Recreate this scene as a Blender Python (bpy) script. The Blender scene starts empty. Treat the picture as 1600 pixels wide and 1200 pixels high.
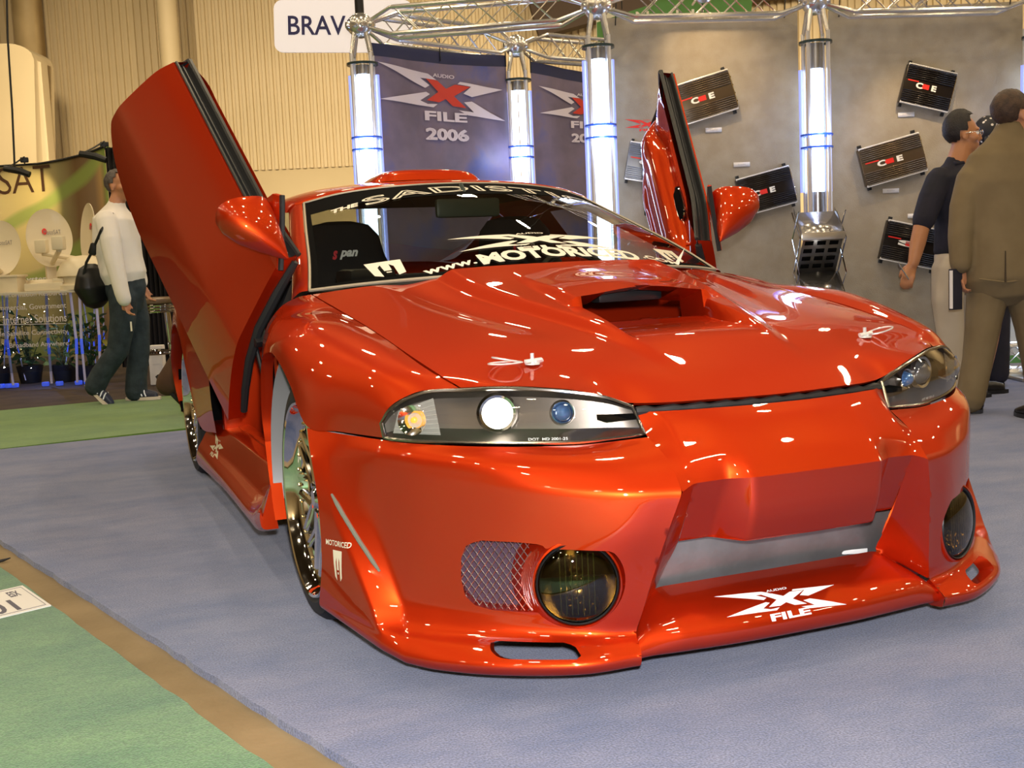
import bpy, bmesh, math, random
import numpy as np
from mathutils import Vector, Matrix
from mathutils.bvhtree import BVHTree
random.seed(7)
sc = bpy.context.scene
COL = sc.collection
PI = math.pi

# ---------------------------------------------------------------- camera
YAW, PITCH, ROLL, FPX = math.radians(21.9103), math.radians(6.1744), math.radians(-2.5368), 1799.4
CP = np.array([-1.5074, -3.0250, 0.9387])
_fw = np.array([math.sin(YAW)*math.cos(PITCH), math.cos(YAW)*math.cos(PITCH), -math.sin(PITCH)])
_r0 = np.array([math.cos(YAW), -math.sin(YAW), 0.0]); _u0 = np.cross(_r0, _fw)
_r = math.cos(ROLL)*_r0 + math.sin(ROLL)*_u0; _u = -math.sin(ROLL)*_r0 + math.cos(ROLL)*_u0
cam = bpy.data.objects.new('camera', bpy.data.cameras.new('camera')); COL.objects.link(cam)
cam.data.sensor_width = 36.0; cam.data.lens = FPX/1600*36.0
cam.data.clip_start = 0.05; cam.data.clip_end = 200
cam.matrix_world = Matrix(((_r[0], _u[0], -_fw[0], CP[0]), (_r[1], _u[1], -_fw[1], CP[1]), (_r[2], _u[2], -_fw[2], CP[2]), (0, 0, 0, 1)))
sc.camera = cam
F2 = np.array([math.sin(YAW), math.cos(YAW), 0.0]); R2 = np.array([math.cos(YAW), -math.sin(YAW), 0.0])
def B(a, d, z=0.0):
    """hall coordinates: a metres to the right, d metres away from where the photographer stands"""
    p = CP + a*R2 + d*F2
    return Vector((p[0], p[1], z))

# ---------------------------------------------------------------- light, exposure
sc.view_settings.view_transform = 'Standard'; sc.view_settings.look = 'None'
sc.view_settings.gamma = 1.0; sc.view_settings.use_curve_mapping = False
sc.view_settings.exposure = 0.0
w = bpy.data.worlds.new('hall'); sc.world = w; w.use_nodes = True
w.node_tree.nodes['Background'].inputs[0].default_value = (1.0, 0.72, 0.42, 1)
w.node_tree.nodes['Background'].inputs[1].default_value = 0.30
def area(name, loc, target, size, power, color, shape='DISK'):
    l = bpy.data.lights.new(name, 'AREA'); l.shape = shape; l.size = size; l.energy = power; l.color = color
    o = bpy.data.objects.new(name, l); COL.objects.link(o); o.location = loc
    o.rotation_euler = (Vector(target)-Vector(loc)).to_track_quat('-Z', 'Y').to_euler()
    return o
# the photographer's flash, just above the lens
area('camera_flash', CP+_u*0.10-_fw*0.02+_r*0.02, CP+_fw*3, 0.06, 115, (0.97, 0.97, 1.0))
# high-bay lamps of the hall, in rows under the dark roof
for ix in range(-3, 5):
    for iy in range(-3, 4):
        x, y = ix*4.4+0.9, iy*4.2+1.6
        area('hall_lamp', (x, y, 8.6), (x, y, 0), 0.42, 80, (1.0, 0.80, 0.52))
for ix in range(-2, 4):
    p = B(ix*5.0+3.5, 16, 5.6)
    area('wall_lamp', p, p+Vector((F2[0]*8, F2[1]*8, -4.4)), 0.6, 245, (1.0, 0.80, 0.52)).data.spread = math.radians(125)

# ---------------------------------------------------------------- materials
MATS = {}
def mat(name, color, rough=0.5, metal=0.0, coat=0.0, emit=None, estr=0.0, alpha=1.0, spec=0.5, trans=0.0, ior=1.45):
    m = bpy.data.materials.new(name); m.use_nodes = True; MATS[name] = m
    b = m.node_tree.nodes['Principled BSDF']
    b.inputs['Base Color'].default_value = (*color, 1); b.inputs['Roughness'].default_value = rough
    b.inputs['Metallic'].default_value = metal; b.inputs['Coat Weight'].default_value = coat
    b.inputs['Coat Roughness'].default_value = 0.02; b.inputs['Coat IOR'].default_value = 1.6; b.inputs['Specular IOR Level'].default_value = spec
    b.inputs['Transmission Weight'].default_value = trans; b.inputs['IOR'].default_value = ior
    if emit: b.inputs['Emission Color'].default_value = (*emit, 1); b.inputs['Emission Strength'].default_value = estr
    b.inputs['Alpha'].default_value = alpha
    return m
def nodes(m): return m.node_tree.nodes, m.node_tree.links, m.node_tree.nodes['Principled BSDF']
def noisy(name, c1, c2, scale=5, rough=0.6, bump=0.0, bscale=None, detail=4, metal=0.0, coat=0.0, spec=0.5, p0=0.35, p1=0.65):
    m = mat(name, c1, rough, metal, coat, spec=spec); n, l, b = nodes(m)
    tc = n.new('ShaderNodeTexCoord'); nz = n.new('ShaderNodeTexNoise'); cr = n.new('ShaderNodeValToRGB')
    nz.inputs['Scale'].default_value = scale; nz.inputs['Detail'].default_value = detail
    cr.color_ramp.elements[0].position = p0; cr.color_ramp.elements[1].position = p1
    cr.color_ramp.elements[0].color = (*c1, 1); cr.color_ramp.elements[1].color = (*c2, 1)
    l.new(tc.outputs['Object'], nz.inputs['Vector']); l.new(nz.outputs['Fac'], cr.inputs[0]); l.new(cr.outputs[0], b.inputs['Base Color'])
    if bump:
        n2 = n.new('ShaderNodeTexNoise'); n2.inputs['Scale'].default_value = bscale or scale*8; n2.inputs['Detail'].default_value = 2
        bp = n.new('ShaderNodeBump'); bp.inputs['Strength'].default_value = bump; bp.inputs['Distance'].default_value = 0.01
        l.new(tc.outputs['Object'], n2.inputs['Vector']); l.new(n2.outputs['Fac'], bp.inputs['Height']); l.new(bp.outputs[0], b.inputs['Normal'])
    return m
def carpet(name, cols, spot):
    """short-pile carpet: two-tone fibres with broad worn patches"""
    m = mat(name, cols[0], 0.95, spec=0.1); n, l, b = nodes(m)
    tc = n.new('ShaderNodeTexCoord')
    mp = n.new('ShaderNodeMapping'); mp.inputs['Scale'].default_value = (1.0, 1.9, 1)
    a = n.new('ShaderNodeTexNoise'); a.inputs['Scale'].default_value = 2.2; a.inputs['Detail'].default_value = 9; a.inputs['Roughness'].default_value = 0.72
    f = n.new('ShaderNodeTexNoise'); f.inputs['Scale'].default_value = 210; f.inputs['Detail'].default_value = 2
    r = n.new('ShaderNodeValToRGB'); e = r.color_ramp.elements
    e[0].position = 0.36; e[0].color = (*cols[0], 1); e[1].position = 0.62; e[1].color = (*cols[1], 1)
    x = n.new('ShaderNodeMix'); x.data_type = 'RGBA'; x.blend_type = 'MULTIPLY'; x.inputs[0].default_value = 1.0
    r2 = n.new('ShaderNodeValToRGB'); e = r2.color_ramp.elements
    e[0].position = 0.35; e[0].color = (spot, spot, spot, 1); e[1].position = 0.66; e[1].color = (1, 1, 1, 1)
    l.new(tc.outputs['Object'], mp.inputs['Vector']); l.new(mp.outputs[0], a.inputs['Vector']); l.new(tc.outputs['Object'], f.inputs['Vector'])
    l.new(a.outputs['Fac'], r.inputs[0]); l.new(f.outputs['Fac'], r2.inputs[0])
    l.new(r.outputs[0], x.inputs[6]); l.new(r2.outputs[0], x.inputs[7]); l.new(x.outputs[2], b.inputs['Base Color'])
    bp = n.new('ShaderNodeBump'); bp.inputs['Strength'].default_value = 0.5; bp.inputs['Distance'].default_value = 0.004
    l.new(f.outputs['Fac'], bp.inputs['Height']); l.new(bp.outputs[0], b.inputs['Normal'])
    b.inputs['Sheen Weight'].default_value = 0.3
    return m
def pane_glass(name, tint, rough=0.0, refl=1.0):
    """thin pane: tinted see-through with a Fresnel reflection"""
    m = bpy.data.materials.new(name); m.use_nodes = True; MATS[name] = m; n, l = m.node_tree.nodes, m.node_tree.links
    n.remove(n['Principled BSDF']); out = n['Material Output']
    t = n.new('ShaderNodeBsdfTransparent'); t.inputs[0].default_value = (*tint, 1)
    g = n.new('ShaderNodeBsdfGlossy'); g.inputs['Roughness'].default_value = rough
    fr = n.new('ShaderNodeFresnel'); ge = n.new('ShaderNodeNewGeometry'); ma = n.new('ShaderNodeMath'); ma.operation = 'MULTIPLY_ADD'
    ma.inputs[1].default_value = -0.8333; ma.inputs[2].default_value = 1.5      # same reflection from either side of the thin pane
    l.new(ge.outputs['Backfacing'], ma.inputs[0]); l.new(ma.outputs[0], fr.inputs['IOR'])
    mu = n.new('ShaderNodeMath'); mu.operation = 'MULTIPLY'; mu.inputs[1].default_value = refl
    mx = n.new('ShaderNodeMixShader')
    l.new(fr.outputs[0], mu.inputs[0]); l.new(mu.outputs[0], mx.inputs[0]); l.new(t.outputs[0], mx.inputs[1]); l.new(g.outputs[0], mx.inputs[2]); l.new(mx.outputs[0], out.inputs[0])
    return m

# metallic orange-red candy paint under a clear coat
paint = mat('car_paint', (0.46, 0.018, 0.003), 0.50, 0.72, 1.0)
_n, _l, _b = nodes(paint); _b.inputs['Coat Roughness'].default_value = 0.015
_b.inputs['Specular Tint'].default_value = (1.0, 0.42, 0.08, 1)
_g = _n.new('ShaderNodeBsdfGlossy'); _g.inputs['Color'].default_value = (1.0, 0.26, 0.03, 1); _g.inputs['Roughness'].default_value = 0.36   # gold pearl flakes
_x = _n.new('ShaderNodeMixShader'); _x.inputs[0].default_value = 0.07
_l.new(_b.outputs[0], _x.inputs[1]); _l.new(_g.outputs[0], _x.inputs[2]); _l.new(_x.outputs[0], _n['Material Output'].inputs[0])
black_rubber = mat('black_rubber', (0.012, 0.012, 0.013), 0.55)
black_plastic = mat('black_plastic', (0.010, 0.010, 0.011), 0.4)
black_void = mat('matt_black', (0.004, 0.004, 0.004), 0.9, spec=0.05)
tire_m = mat('tire_rubber', (0.018, 0.017, 0.016), 0.62)
chrome = mat('chrome', (0.86, 0.85, 0.83), 0.06, 1.0)
dull_metal = mat('brushed_metal', (0.55, 0.54, 0.52), 0.3, 1.0)
gunmetal = mat('headlamp_bezel', (0.17, 0.145, 0.125), 0.34, 0.8)
alu = noisy('bare_aluminium', (0.34, 0.335, 0.32), (0.52, 0.51, 0.49), 6, 0.42, 0.15, 30, metal=0.85)
white_vinyl = mat('cream_vinyl', (0.86, 0.80, 0.66), 0.4)
pure_white = mat('white_vinyl', (0.86, 0.86, 0.84), 0.4)
silver_vinyl = mat('silver_vinyl', (0.62, 0.56, 0.40), 0.35)
windshield_g = pane_glass('windscreen_glass', (0.78, 0.80, 0.72), 0.0, 1.5)
lens_g = pane_glass('clear_lens', (0.88, 0.88, 0.86), 0.0, 1.3)
smoke_g = pane_glass('smoked_lens', (0.30, 0.24, 0.13), 0.0, 1.6)
seat_m = mat('seat_cloth', (0.012, 0.012, 0.013), 0.85)
amber = mat('amber_bulb', (0.9, 0.35, 0.03), 0.25, emit=(1, 0.45, 0.08), estr=0.8)
blue_lens = mat('blue_lens', (0.10, 0.22, 0.50), 0.08, 0.5, 1.0)
flash_glint = mat('flash_glint_glow', (1, 1, 1), 0.1, emit=(1.0, 0.93, 0.80), estr=9)  # flash reflection in the unlit left lens, imitated by emission

# ---------------------------------------------------------------- mesh helpers
def tag(o, label=None, cat=None, group=None, kind=None):
    if label: o['label'] = label
    if cat: o['category'] = cat
    if group: o['group'] = group
    if kind: o['kind'] = kind
    return o
def empty(name, loc=(0, 0, 0), rz=0.0, label=None, cat=None, group=None):
    o = bpy.data.objects.new(name, None); COL.objects.link(o); o.location = loc; o.rotation_euler = (0, 0, rz); o.empty_display_size = 0.1
    return tag(o, label, cat, group)
def link(name, me, m, parent=None, smooth=True, label=None, ang=35):
    if m:
        for q in (m if isinstance(m, (list, tuple)) else [m]): me.materials.append(q)
    if smooth:
        me.shade_smooth(); me.set_sharp_from_angle(angle=math.radians(ang))
    o = bpy.data.objects.new(name, me); COL.objects.link(o)
    if parent: o.parent = parent
    if label: o['label'] = label
    return o
def mk(name, vs, fs, m, parent=None, smooth=True, label=None, ang=35):
    me = bpy.data.meshes.new(name); me.from_pydata([tuple(map(float, v)) for v in vs], [], fs); me.update()
    return link(name, me, m, parent, smooth, label, ang)
def bmk(name, bm, m, parent=None, smooth=True, label=None, ang=35, recalc=True):
    if recalc: bmesh.ops.recalc_face_normals(bm, faces=bm.faces)
    me = bpy.data.meshes.new(name); bm.to_mesh(me); bm.free()
    return link(name, me, m, parent, smooth, label, ang)
def box(bm, c, s, rot=None, bev=0.0, mi=0, pre=None):
    """box with centre c, full size s, optional Matrix rot, bevelled edges"""
    t = bmesh.new(); bmesh.ops.create_cube(t, size=1.0)
    bmesh.ops.scale(t, vec=s, verts=t.verts)
    if pre: pre(t)
    if bev > 0: bmesh.ops.bevel(t, geom=list(t.edges), offset=bev, segments=2, affect='EDGES', profile=0.6)
    M = Matrix.Translation(c) @ (rot.to_4x4() if rot else Matrix.Identity(4))
    bmesh.ops.transform(t, matrix=M, verts=t.verts)
    join(bm, t, mi)
def join(bm, t, mi=0):
    mp = {}
    for v in t.verts: mp[v] = bm.verts.new(v.co)
    for f in t.faces:
        try:
            g = bm.faces.new([mp[v] for v in f.verts]); g.material_index = mi; g.smooth = True
        except ValueError: pass
    t.free()
def tube(bm, pts, r, seg=8, mi=0, cap=True, closed=False):
    pts = [Vector(p) for p in pts]; n = len(pts); rings = []
    up = Vector((0, 0, 1))
    prev = None
    for i, p in enumerate(pts):
        a = pts[(i-1) % n] if (i > 0 or closed) else p; b = pts[(i+1) % n] if (i < n-1 or closed) else p
        d = (b-a).normalized()
        if prev is None:
            x = d.cross(up)
            if x.length < 1e-3: x = d.cross(Vector((1, 0, 0)))
        else: x = prev - d*prev.dot(d)
        x.normalize(); prev = x; y = d.cross(x)
        rr = r[i] if isinstance(r, (list, tuple)) else r
        rings.append([bm.verts.new(p + (x*math.cos(t)+y*math.sin(t))*rr) for t in [2*PI*k/seg for k in range(seg)]])
    m = n if closed else n-1
    for i in range(m):
        A, Bq = rings[i], rings[(i+1) % n]
        for k in range(seg):
            f = bm.faces.new((A[k], A[(k+1) % seg], Bq[(k+1) % seg], Bq[k])); f.material_index = mi; f.smooth = True
    if cap and not closed:
        for q in (rings[0][::-1], rings[-1]):
            f = bm.faces.new(q); f.material_index = mi
def lathe(bm, prof, M=None, seg=32, mi=0, closed=False):
    """profile [(r, h)] turned about the local z axis, then placed with matrix M"""
    M = M or Matrix.Identity(4); rings = []
    for r, h in prof:
        if r < 1e-6: rings.append([bm.verts.new(M @ Vector((0, 0, h)))])
        else: rings.append([bm.verts.new(M @ Vector((r*math.cos(2*PI*k/seg), r*math.sin(2*PI*k/seg), h))) for k in range(seg)])
    n = len(rings)
    for i in range(n if closed else n-1):
        A, Bq = rings[i], rings[(i+1) % n]
        for k in range(seg):
            q = [A[k % len(A)], A[(k+1) % seg % len(A)], Bq[(k+1) % seg % len(Bq)], Bq[k % len(Bq)]]
            q2 = []
            for v in q:
                if v not in q2: q2.append(v)
            if len(q2) > 2:
                try: f = bm.faces.new(q2); f.material_index = mi; f.smooth = True
                except ValueError: pass
def axis_m(p, d):
    """matrix putting local z along d at p"""
    return Matrix.Translation(p) @ Vector(d).to_track_quat('Z', 'Y').to_matrix().to_4x4()
def poly_plate(bm, pts, M, th=0.0, mi=0):
    """flat polygon (x, y) placed with matrix M, with thickness th along local z"""
    vs = [bm.verts.new(M @ Vector((x, y, th))) for x, y in pts]
    f = bm.faces.new(vs); f.material_index = mi
    if th:
        wv = [bm.verts.new(M @ Vector((x, y, 0))) for x, y in pts]; n = len(pts)
        g = bm.faces.new(wv[::-1]); g.material_index = mi
        for i in range(n):
            h = bm.faces.new((vs[i], wv[i], wv[(i+1) % n], vs[(i+1) % n])); h.material_index = mi

# smooth patches through a net of control points; 'sharp' rows/columns become rounded creases
def _samp(n, sharp, k, e):
    ts = []
    for i in range(n-1):
        q = [i+j/k for j in range(k)]
        ts += q
    ts.append(n-1)
    for s in sharp:
        if 0 < s < n-1: ts = [t for t in ts if abs(t-s) > e*1.01] + [s-e, s-e*0.5, s, s+e*0.5, s+e]
    return sorted(set(round(t, 5) for t in ts))
def _curve(P, sharp, ts, e):
    """P: (n, ..., 3) array, Catmull-Rom through P with tangents broken at sharp knots, then a small Bezier round"""
    n = len(P)
    def ev(t):
        i = min(int(math.floor(t+1e-9)), n-2); u = t-i
        p1, p2 = P[i], P[i+1]
        p0 = P[i-1] if (i > 0 and i not in sharp) else 2*p1-p2
        p3 = P[i+2] if (i+2 < n and (i+1) not in sharp) else 2*p2-p1
        if (i == 0 or i in sharp) and not (i+2 >= n or (i+1) in sharp): p0 = p1*2.5-2*p2+0.5*p3 if False else 2*p1-p2
        m1, m2 = (p2-p0)/2, (p3-p1)/2
        u2, u3 = u*u, u*u*u
        return (2*u3-3*u2+1)*p1+(u3-2*u2+u)*m1+(-2*u3+3*u2)*p2+(u3-u2)*m2
    out = []
    for t in ts:
        s = next((s for s in sharp if 0 < s < n-1 and abs(t-s) < e-1e-4), None)
        if s is None: out.append(ev(t))
        else:
            a, b, c = ev(s-e), P[s], ev(s+e); v = (t-(s-e))/(2*e)
            out.append((1-v)**2*a+2*v*(1-v)*b+v*v*c)
    return np.array(out)
def patch(rows, sr=(), scn=(), kr=6, kc=6, er=0.12, ec=0.12):
    G = np.array(rows, float)
    tr, tc = _samp(G.shape[0], sr, kr, er), _samp(G.shape[1], scn, kc, ec)
    A = _curve(G, sr, tr, er)                      # rows
    A = _curve(A.transpose(1, 0, 2), scn, tc, ec).transpose(1, 0, 2)
    return A
def grid_to(bm, A, s=1, mi=0):
    h, wd = A.shape[:2]
    V = [[bm.verts.new((s*A[i, j, 0], A[i, j, 1], A[i, j, 2])) for j in range(wd)] for i in range(h)]
    for i in range(h-1):
        for j in range(wd-1):
            q = [V[i][j], V[i+1][j], V[i+1][j+1], V[i][j+1]]
            if s < 0: q.reverse()
            try: f = bm.faces.new(q); f.material_index = mi; f.smooth = True
            except ValueError: pass
def weld(bm, d=0.0008): bmesh.ops.remove_doubles(bm, verts=bm.verts, dist=d)
def _inside(p, poly):
    x, y = p; c = False; n = len(poly); j = n-1
    for i in range(n):
        xi, yi = poly[i]; xj, yj = poly[j]
        if (yi > y) != (yj > y) and x < (xj-xi)*(y-yi)/(yj-yi)+xi: c = not c
        j = i
    return c
def cut(bm, poly, ax, depth=None, cond=None, mi=0):
    """open a hole with outline poly (2D, in axes ax) and give its rim depth"""
    o = [k for k in range(3) if k not in ax][0]
    tree = BVHTree.FromBMesh(bm)
    fs = [f for f in bm.faces if (cond is None or cond(f.calc_center_median())) and _inside((f.calc_center_median()[ax[0]], f.calc_center_median()[ax[1]]), poly)]
    rim = set(e for f in fs for e in f.edges); fset = set(fs)
    rim = [e for e in rim if any(f not in fset for f in e.link_faces) and any(f in fset for f in e.link_faces)]
    bmesh.ops.delete(bm, geom=fs, context='FACES')
    rim = [e for e in rim if e.is_valid]
    vs = set(v for e in rim for v in e.verts); n = len(poly)
    for v in vs:
        p = np.array((v.co[ax[0]], v.co[ax[1]])); best = None
        for i in range(n):
            a = np.array(poly[i]); b = np.array(poly[(i+1) % n]); d = b-a
            t = max(0, min(1, float((p-a) @ d/(d @ d+1e-12)))); q = a+t*d; dd = float(((p-q)**2).sum())
            if best is None or dd < best[0]: best = (dd, q)
        q = best[1]; oo = v.co[o]
        s = Vector((0, 0, 0)); s[ax[0]], s[ax[1]], s[o] = q[0], q[1], oo
        hits = []
        for sg in (-1, 1):
            st = s.copy(); st[o] = oo-sg*0.06; dr = Vector((0, 0, 0)); dr[o] = sg
            h = tree.ray_cast(st, dr, 0.12)
            if h[0] is not None: hits.append(h[0])
        if hits: v.co = min(hits, key=lambda h: abs(h[o]-oo))
        else: v.co[ax[0]], v.co[ax[1]] = q
    if depth is not None:
        r = bmesh.ops.extrude_edge_only(bm, edges=rim)
        nv = [g for g in r['geom'] if isinstance(g, bmesh.types.BMVert)]
        bmesh.ops.translate(bm, vec=depth, verts=nv)
        for g in r['geom']:
            if isinstance(g, bmesh.types.BMFace): g.material_index = mi
def mirror_x(pts): return [(-x, y) for x, y in pts][::-1]
def tri_poly(bm, pts, mi=0):
    vs = [bm.verts.new((x, y, 0)) for x, y in pts]
    f = bm.faces.new(vs); f.material_index = mi
    bmesh.ops.triangulate(bm, faces=[f])
def text_bm(body, size=1.0, bold=0.0, shear=0.0, spacing=1.0, align='CENTER'):
    cu = bpy.data.curves.new('txt', 'FONT'); cu.body = body; cu.size = size; cu.align_x = align; cu.align_y = 'CENTER'
    cu.offset = bold; cu.shear = shear; cu.space_character = spacing; cu.resolution_u = 3
    o = bpy.data.objects.new('txt', cu); COL.objects.link(o)
    dg = bpy.context.evaluated_depsgraph_get(); dg.update()
    me = bpy.data.meshes.new_from_object(o.evaluated_get(dg)); bm = bmesh.new(); bm.from_mesh(me)
    bpy.data.objects.remove(o); bpy.data.curves.remove(cu); bpy.data.meshes.remove(me)
    return bm
def outline_bm(body, size, wd, **k):
    """outlined lettering: letters grown by wd with the original letters taken out"""
    cu = bpy.data.curves.new('txt', 'FONT'); cu.body = body; cu.size = size; cu.align_x = 'CENTER'; cu.align_y = 'CENTER'
    cu.fill_mode = 'NONE'; cu.resolution_u = 3; cu.bevel_depth = 0; cu.space_character = k.get('spacing', 1.0); cu.offset = k.get('bold', 0); cu.shear = k.get('shear', 0)
    o = bpy.data.objects.new('txt', cu); COL.objects.link(o); dg = bpy.context.evaluated_depsgraph_get(); dg.update()
    me = bpy.data.meshes.new_from_object(o.evaluated_get(dg)); bm = bmesh.new()
    for e in me.edges:
        a, b = me.vertices[e.vertices[0]].co, me.vertices[e.vertices[1]].co; d = (b-a)
        if d.length < 1e-6: continue
        d.normalize(); n = Vector((-d.y, d.x, 0))*wd; x = d*wd*0.5
        q = [bm.verts.new(p) for p in (a-n-x, b-n+x, b+n+x, a+n-x)]; bm.faces.new(q)
    bpy.data.objects.remove(o); bpy.data.curves.remove(cu); bpy.data.meshes.remove(me)
    return bm
def fit(bm, cx, cy, wd, ht):
    xs = [v.co.x for v in bm.verts]; ys = [v.co.y for v in bm.verts]
    sx = wd/(max(xs)-min(xs)); sy = ht/(max(ys)-min(ys)); mx, my = (max(xs)+min(xs))/2, (max(ys)+min(ys))/2
    for v in bm.verts: v.co = ((v.co.x-mx)*sx+cx, (v.co.y-my)*sy+cy, 0)
    return bm
def slice_bm(bm, step):
    """cut long faces so that the print can follow a curved surface"""
    xs = [v.co.x for v in bm.verts]; ys = [v.co.y for v in bm.verts]
    x = min(xs)+step
    while x < max(xs):
        bmesh.ops.bisect_plane(bm, geom=bm.verts[:]+bm.edges[:]+bm.faces[:], plane_co=(x, 0, 0), plane_no=(1, 0, 0)); x += step
    y = min(ys)+step
    while y < max(ys):
        bmesh.ops.bisect_plane(bm, geom=bm.verts[:]+bm.edges[:]+bm.faces[:], plane_co=(0, y, 0), plane_no=(0, 1, 0)); y += step
def wrap(bm, tree, org, right, up, ray, off=0.0015, step=0.03):
    """lay flat print onto a surface: (x, y) -> org + x right + y up, pushed along ray onto the surface"""
    slice_bm(bm, step); org, right, up, ray = Vector(org), Vector(right), Vector(up), Vector(ray).normalized()
    for v in bm.verts:
        p = org+right*v.co.x+up*v.co.y; h = tree.ray_cast(p-ray*0.5, ray, 1.2)
        if h[0] is not None:
            nn = h[1] if h[1].dot(ray) < 0 else -h[1]
            v.co = h[0]+nn*off
        else: v.co = p
def tree_of(*obs):
    vs, fs = [], []
    for o in obs:
        k = len(vs); vs += [v.co.copy() for v in o.data.vertices]; fs += [[k+i for i in p.vertices] for p in o.data.polygons]
    return BVHTree.FromPolygons(vs, fs)
# star-shaped four-winged emblem, drawn in units of its half width
def _nm(pts): return [((x-1160)/392.0, -(y-568)/392.0) for x, y in pts]
WINGS = [_nm(p) for p in ([(765, 450), (1060, 484), (1112, 510), (1012, 506), (1066, 538), (1040, 552)],
                          [(1540, 530), (1332, 578), (1280, 564), (1330, 528), (1248, 520), (1262, 508)],
                          [(768, 619), (1045, 570), (1066, 580), (1008, 612), (1052, 627), (1112, 624), (1085, 641)],
                          [(1550, 685), (1302, 668), (1250, 646), (1340, 652), (1282, 606), (1330, 600)])]
CROSS = _nm([(1040, 504), (1115, 510), (1176, 546), (1236, 521), (1330, 528), (1226, 580), (1300, 636), (1216, 630), (1170, 598), (1120, 617), (1042, 611), (1118, 566)])
def emblem(big_file=True, year=False, mi=(0, 0)):
    bm = bmesh.new()
    for wv in WINGS: tri_poly(bm, wv, mi[0])
    c = np.array(CROSS); tri_poly(bm, [tuple(q) for q in c*0.96], mi[1])
    def add(t, m2=0):
        join(bm, t, m2)
    add(fit(text_bm('AUDIO', 1, 0.02), 0, 0.205, 0.36, 0.045), mi[0])
    add(fit(text_bm('FILE', 1, 0.035), 0.01, -0.29, 0.68, 0.115), mi[0])
    if year: add(fit(outline_bm('2006', 1, 0.045), 0.02, -0.51, 0.70, 0.15), mi[0])
    return bm
# ================================================================ the car
car = empty('sports_car', (0, 0, 0), 0, 'glossy orange-red tuned coupe with both doors swung upward, parked on the blue carpet', 'car')
def mir(o, name=None):
    """mirrored copy of a part for the other side of the car"""
    me = o.data.copy(); me.transform(Matrix.Scale(-1, 4, (1, 0, 0))); me.flip_normals()
    c = bpy.data.objects.new(name or o.name.split('.')[0], me); COL.objects.link(c); c.parent = o.parent
    if 'label' in o: c['label'] = o['label']
    return c

# ---- bonnet: front edge follows the gap above the nose and the top of the headlamp
hood_front = [(0, -.865, .612), (.10, -.862, .613), (.20, -.850, .614), (.28, -.832, .614), (.335, -.800, .612), (.41, -.79, .640), (.50, -.745, .657), (.59, -.68, .663), (.663, -.62, .660)]
gap_line = [(.663, -.62, .660), (.70, -.488, .700), (.712, -.27, .745), (.722, .03, .792), (.731, .30, .829), (.737, .50, .858)]
def lerp(a, b, t): return np.array(a)*(1-t)+np.array(b)*t
def sstep(a, b, x):
    t = max(0.0, min(1.0, (x-a)/(b-a))); return t*t*(3-2*t)
def arc_pick(L, n):
    L = np.array(L); c = _curve(L, (), [i*(len(L)-1)/60 for i in range(61)], .1)
    d = np.concatenate([[0], np.cumsum(np.linalg.norm(np.diff(c, axis=0), axis=1))]); d /= d[-1]
    return np.array([[np.interp(t, d, c[:, k]) for k in range(3)] for t in np.linspace(0, 1, n)])
NC = 9
r0 = arc_pick(hood_front, NC)
def hrow(y0, z0, ye, ze, xe, crown):
    out = []
    for j in range(NC):
        t = j/(NC-1); x = xe*t
        out.append((x, y0+(ye-y0)*t*t, ze+(z0-ze)*(1-t**crown)))
    return out
rows = [list(map(tuple, r0)),
        hrow(-.72, .675, -.545, .688, .690, 2.2),
        hrow(-.52, .735, -.39, .722, .707, 2.2),
        hrow(-.25, .792, -.13, .768, .717, 2.2),
        hrow(.02, .846, .12, .805, .725, 2.4),
        hrow(.24, .902, .50, .858, .737, 2.4)]
rows[0] = [tuple(p) for p in r0]
rows[1] = [tuple(lerp(a, b, .0)) for a, b in zip(rows[1], rows[1])]
A = patch(rows, kr=22, kc=16)
def hood_feat(p):
    x, y, z = p; ax = abs(x)
    # power bulge narrowing to the front
    wd = .17+.20*sstep(-.85, .25, y)
    z += .022*sstep(-.80, -.35, y)*(1-sstep(wd-.025, wd+.03, ax))
    # shallow hollow between bulge and wing crown
    z -= .010*sstep(-.6, -.1, y)*math.exp(-((ax-wd-.11)/.06)**2)
    # raised air scoop and the ramp leading into its mouth
    side = 1-sstep(.195, .232, ax)
    if y > -.262: z += .040*side*(1-sstep(-.2, .22, y))*(.55+.45*sstep(.22, .0, ax))
    else:
        edge = 1-sstep(.175, .196, ax)
        lo = -.262-.33*(1-(ax/.2)**2*.4) if ax < .2 else -.262
        z -= .046*edge*sstep(-.60, -.30, y)
    return z
A[:, :, 2] = [[hood_feat(A[i, j]) for j in range(A.shape[1])] for i in range(A.shape[0])]
bm = bmesh.new(); grid_to(bm, A, 1); grid_to(bm, A, -1); weld(bm)
bmesh.ops.recalc_face_normals(bm, faces=bm.faces)
# mouth of the scoop: take out the upright faces under its lip
ff = [f for f in bm.faces if -.30 < f.calc_center_median().y < -.235 and abs(f.calc_center_median().x) < .187 and abs(f.normal.z) < .80]
rim = set(e for f in ff for e in f.edges); bmesh.ops.delete(bm, geom=ff, context='FACES')
e2 = [e for e in bm.edges if e.is_boundary and all(abs(v.co.x) < .22 and -.33 < v.co.y < -.2 for v in e.verts)]
up = [e for e in e2 if sum(v.co.z for v in e.verts)/2 > .842]; dn = [e for e in e2 if e not in up]
for es, dv in ((up, (0, .06, -.012)), (dn, (0, .12, -.035))):
    r = bmesh.ops.extrude_edge_only(bm, edges=es); bmesh.ops.translate(bm, vec=dv, verts=[g for g in r['geom'] if isinstance(g, bmesh.types.BMVert)])
eb = [e for e in bm.edges if e.is_boundary and (all(v.co.y < -.5 and abs(v.co.x) < .33 for v in e.verts) or all(abs(v.co.x) > .6 and v.co.y > -.60 for v in e.verts))]
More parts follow.
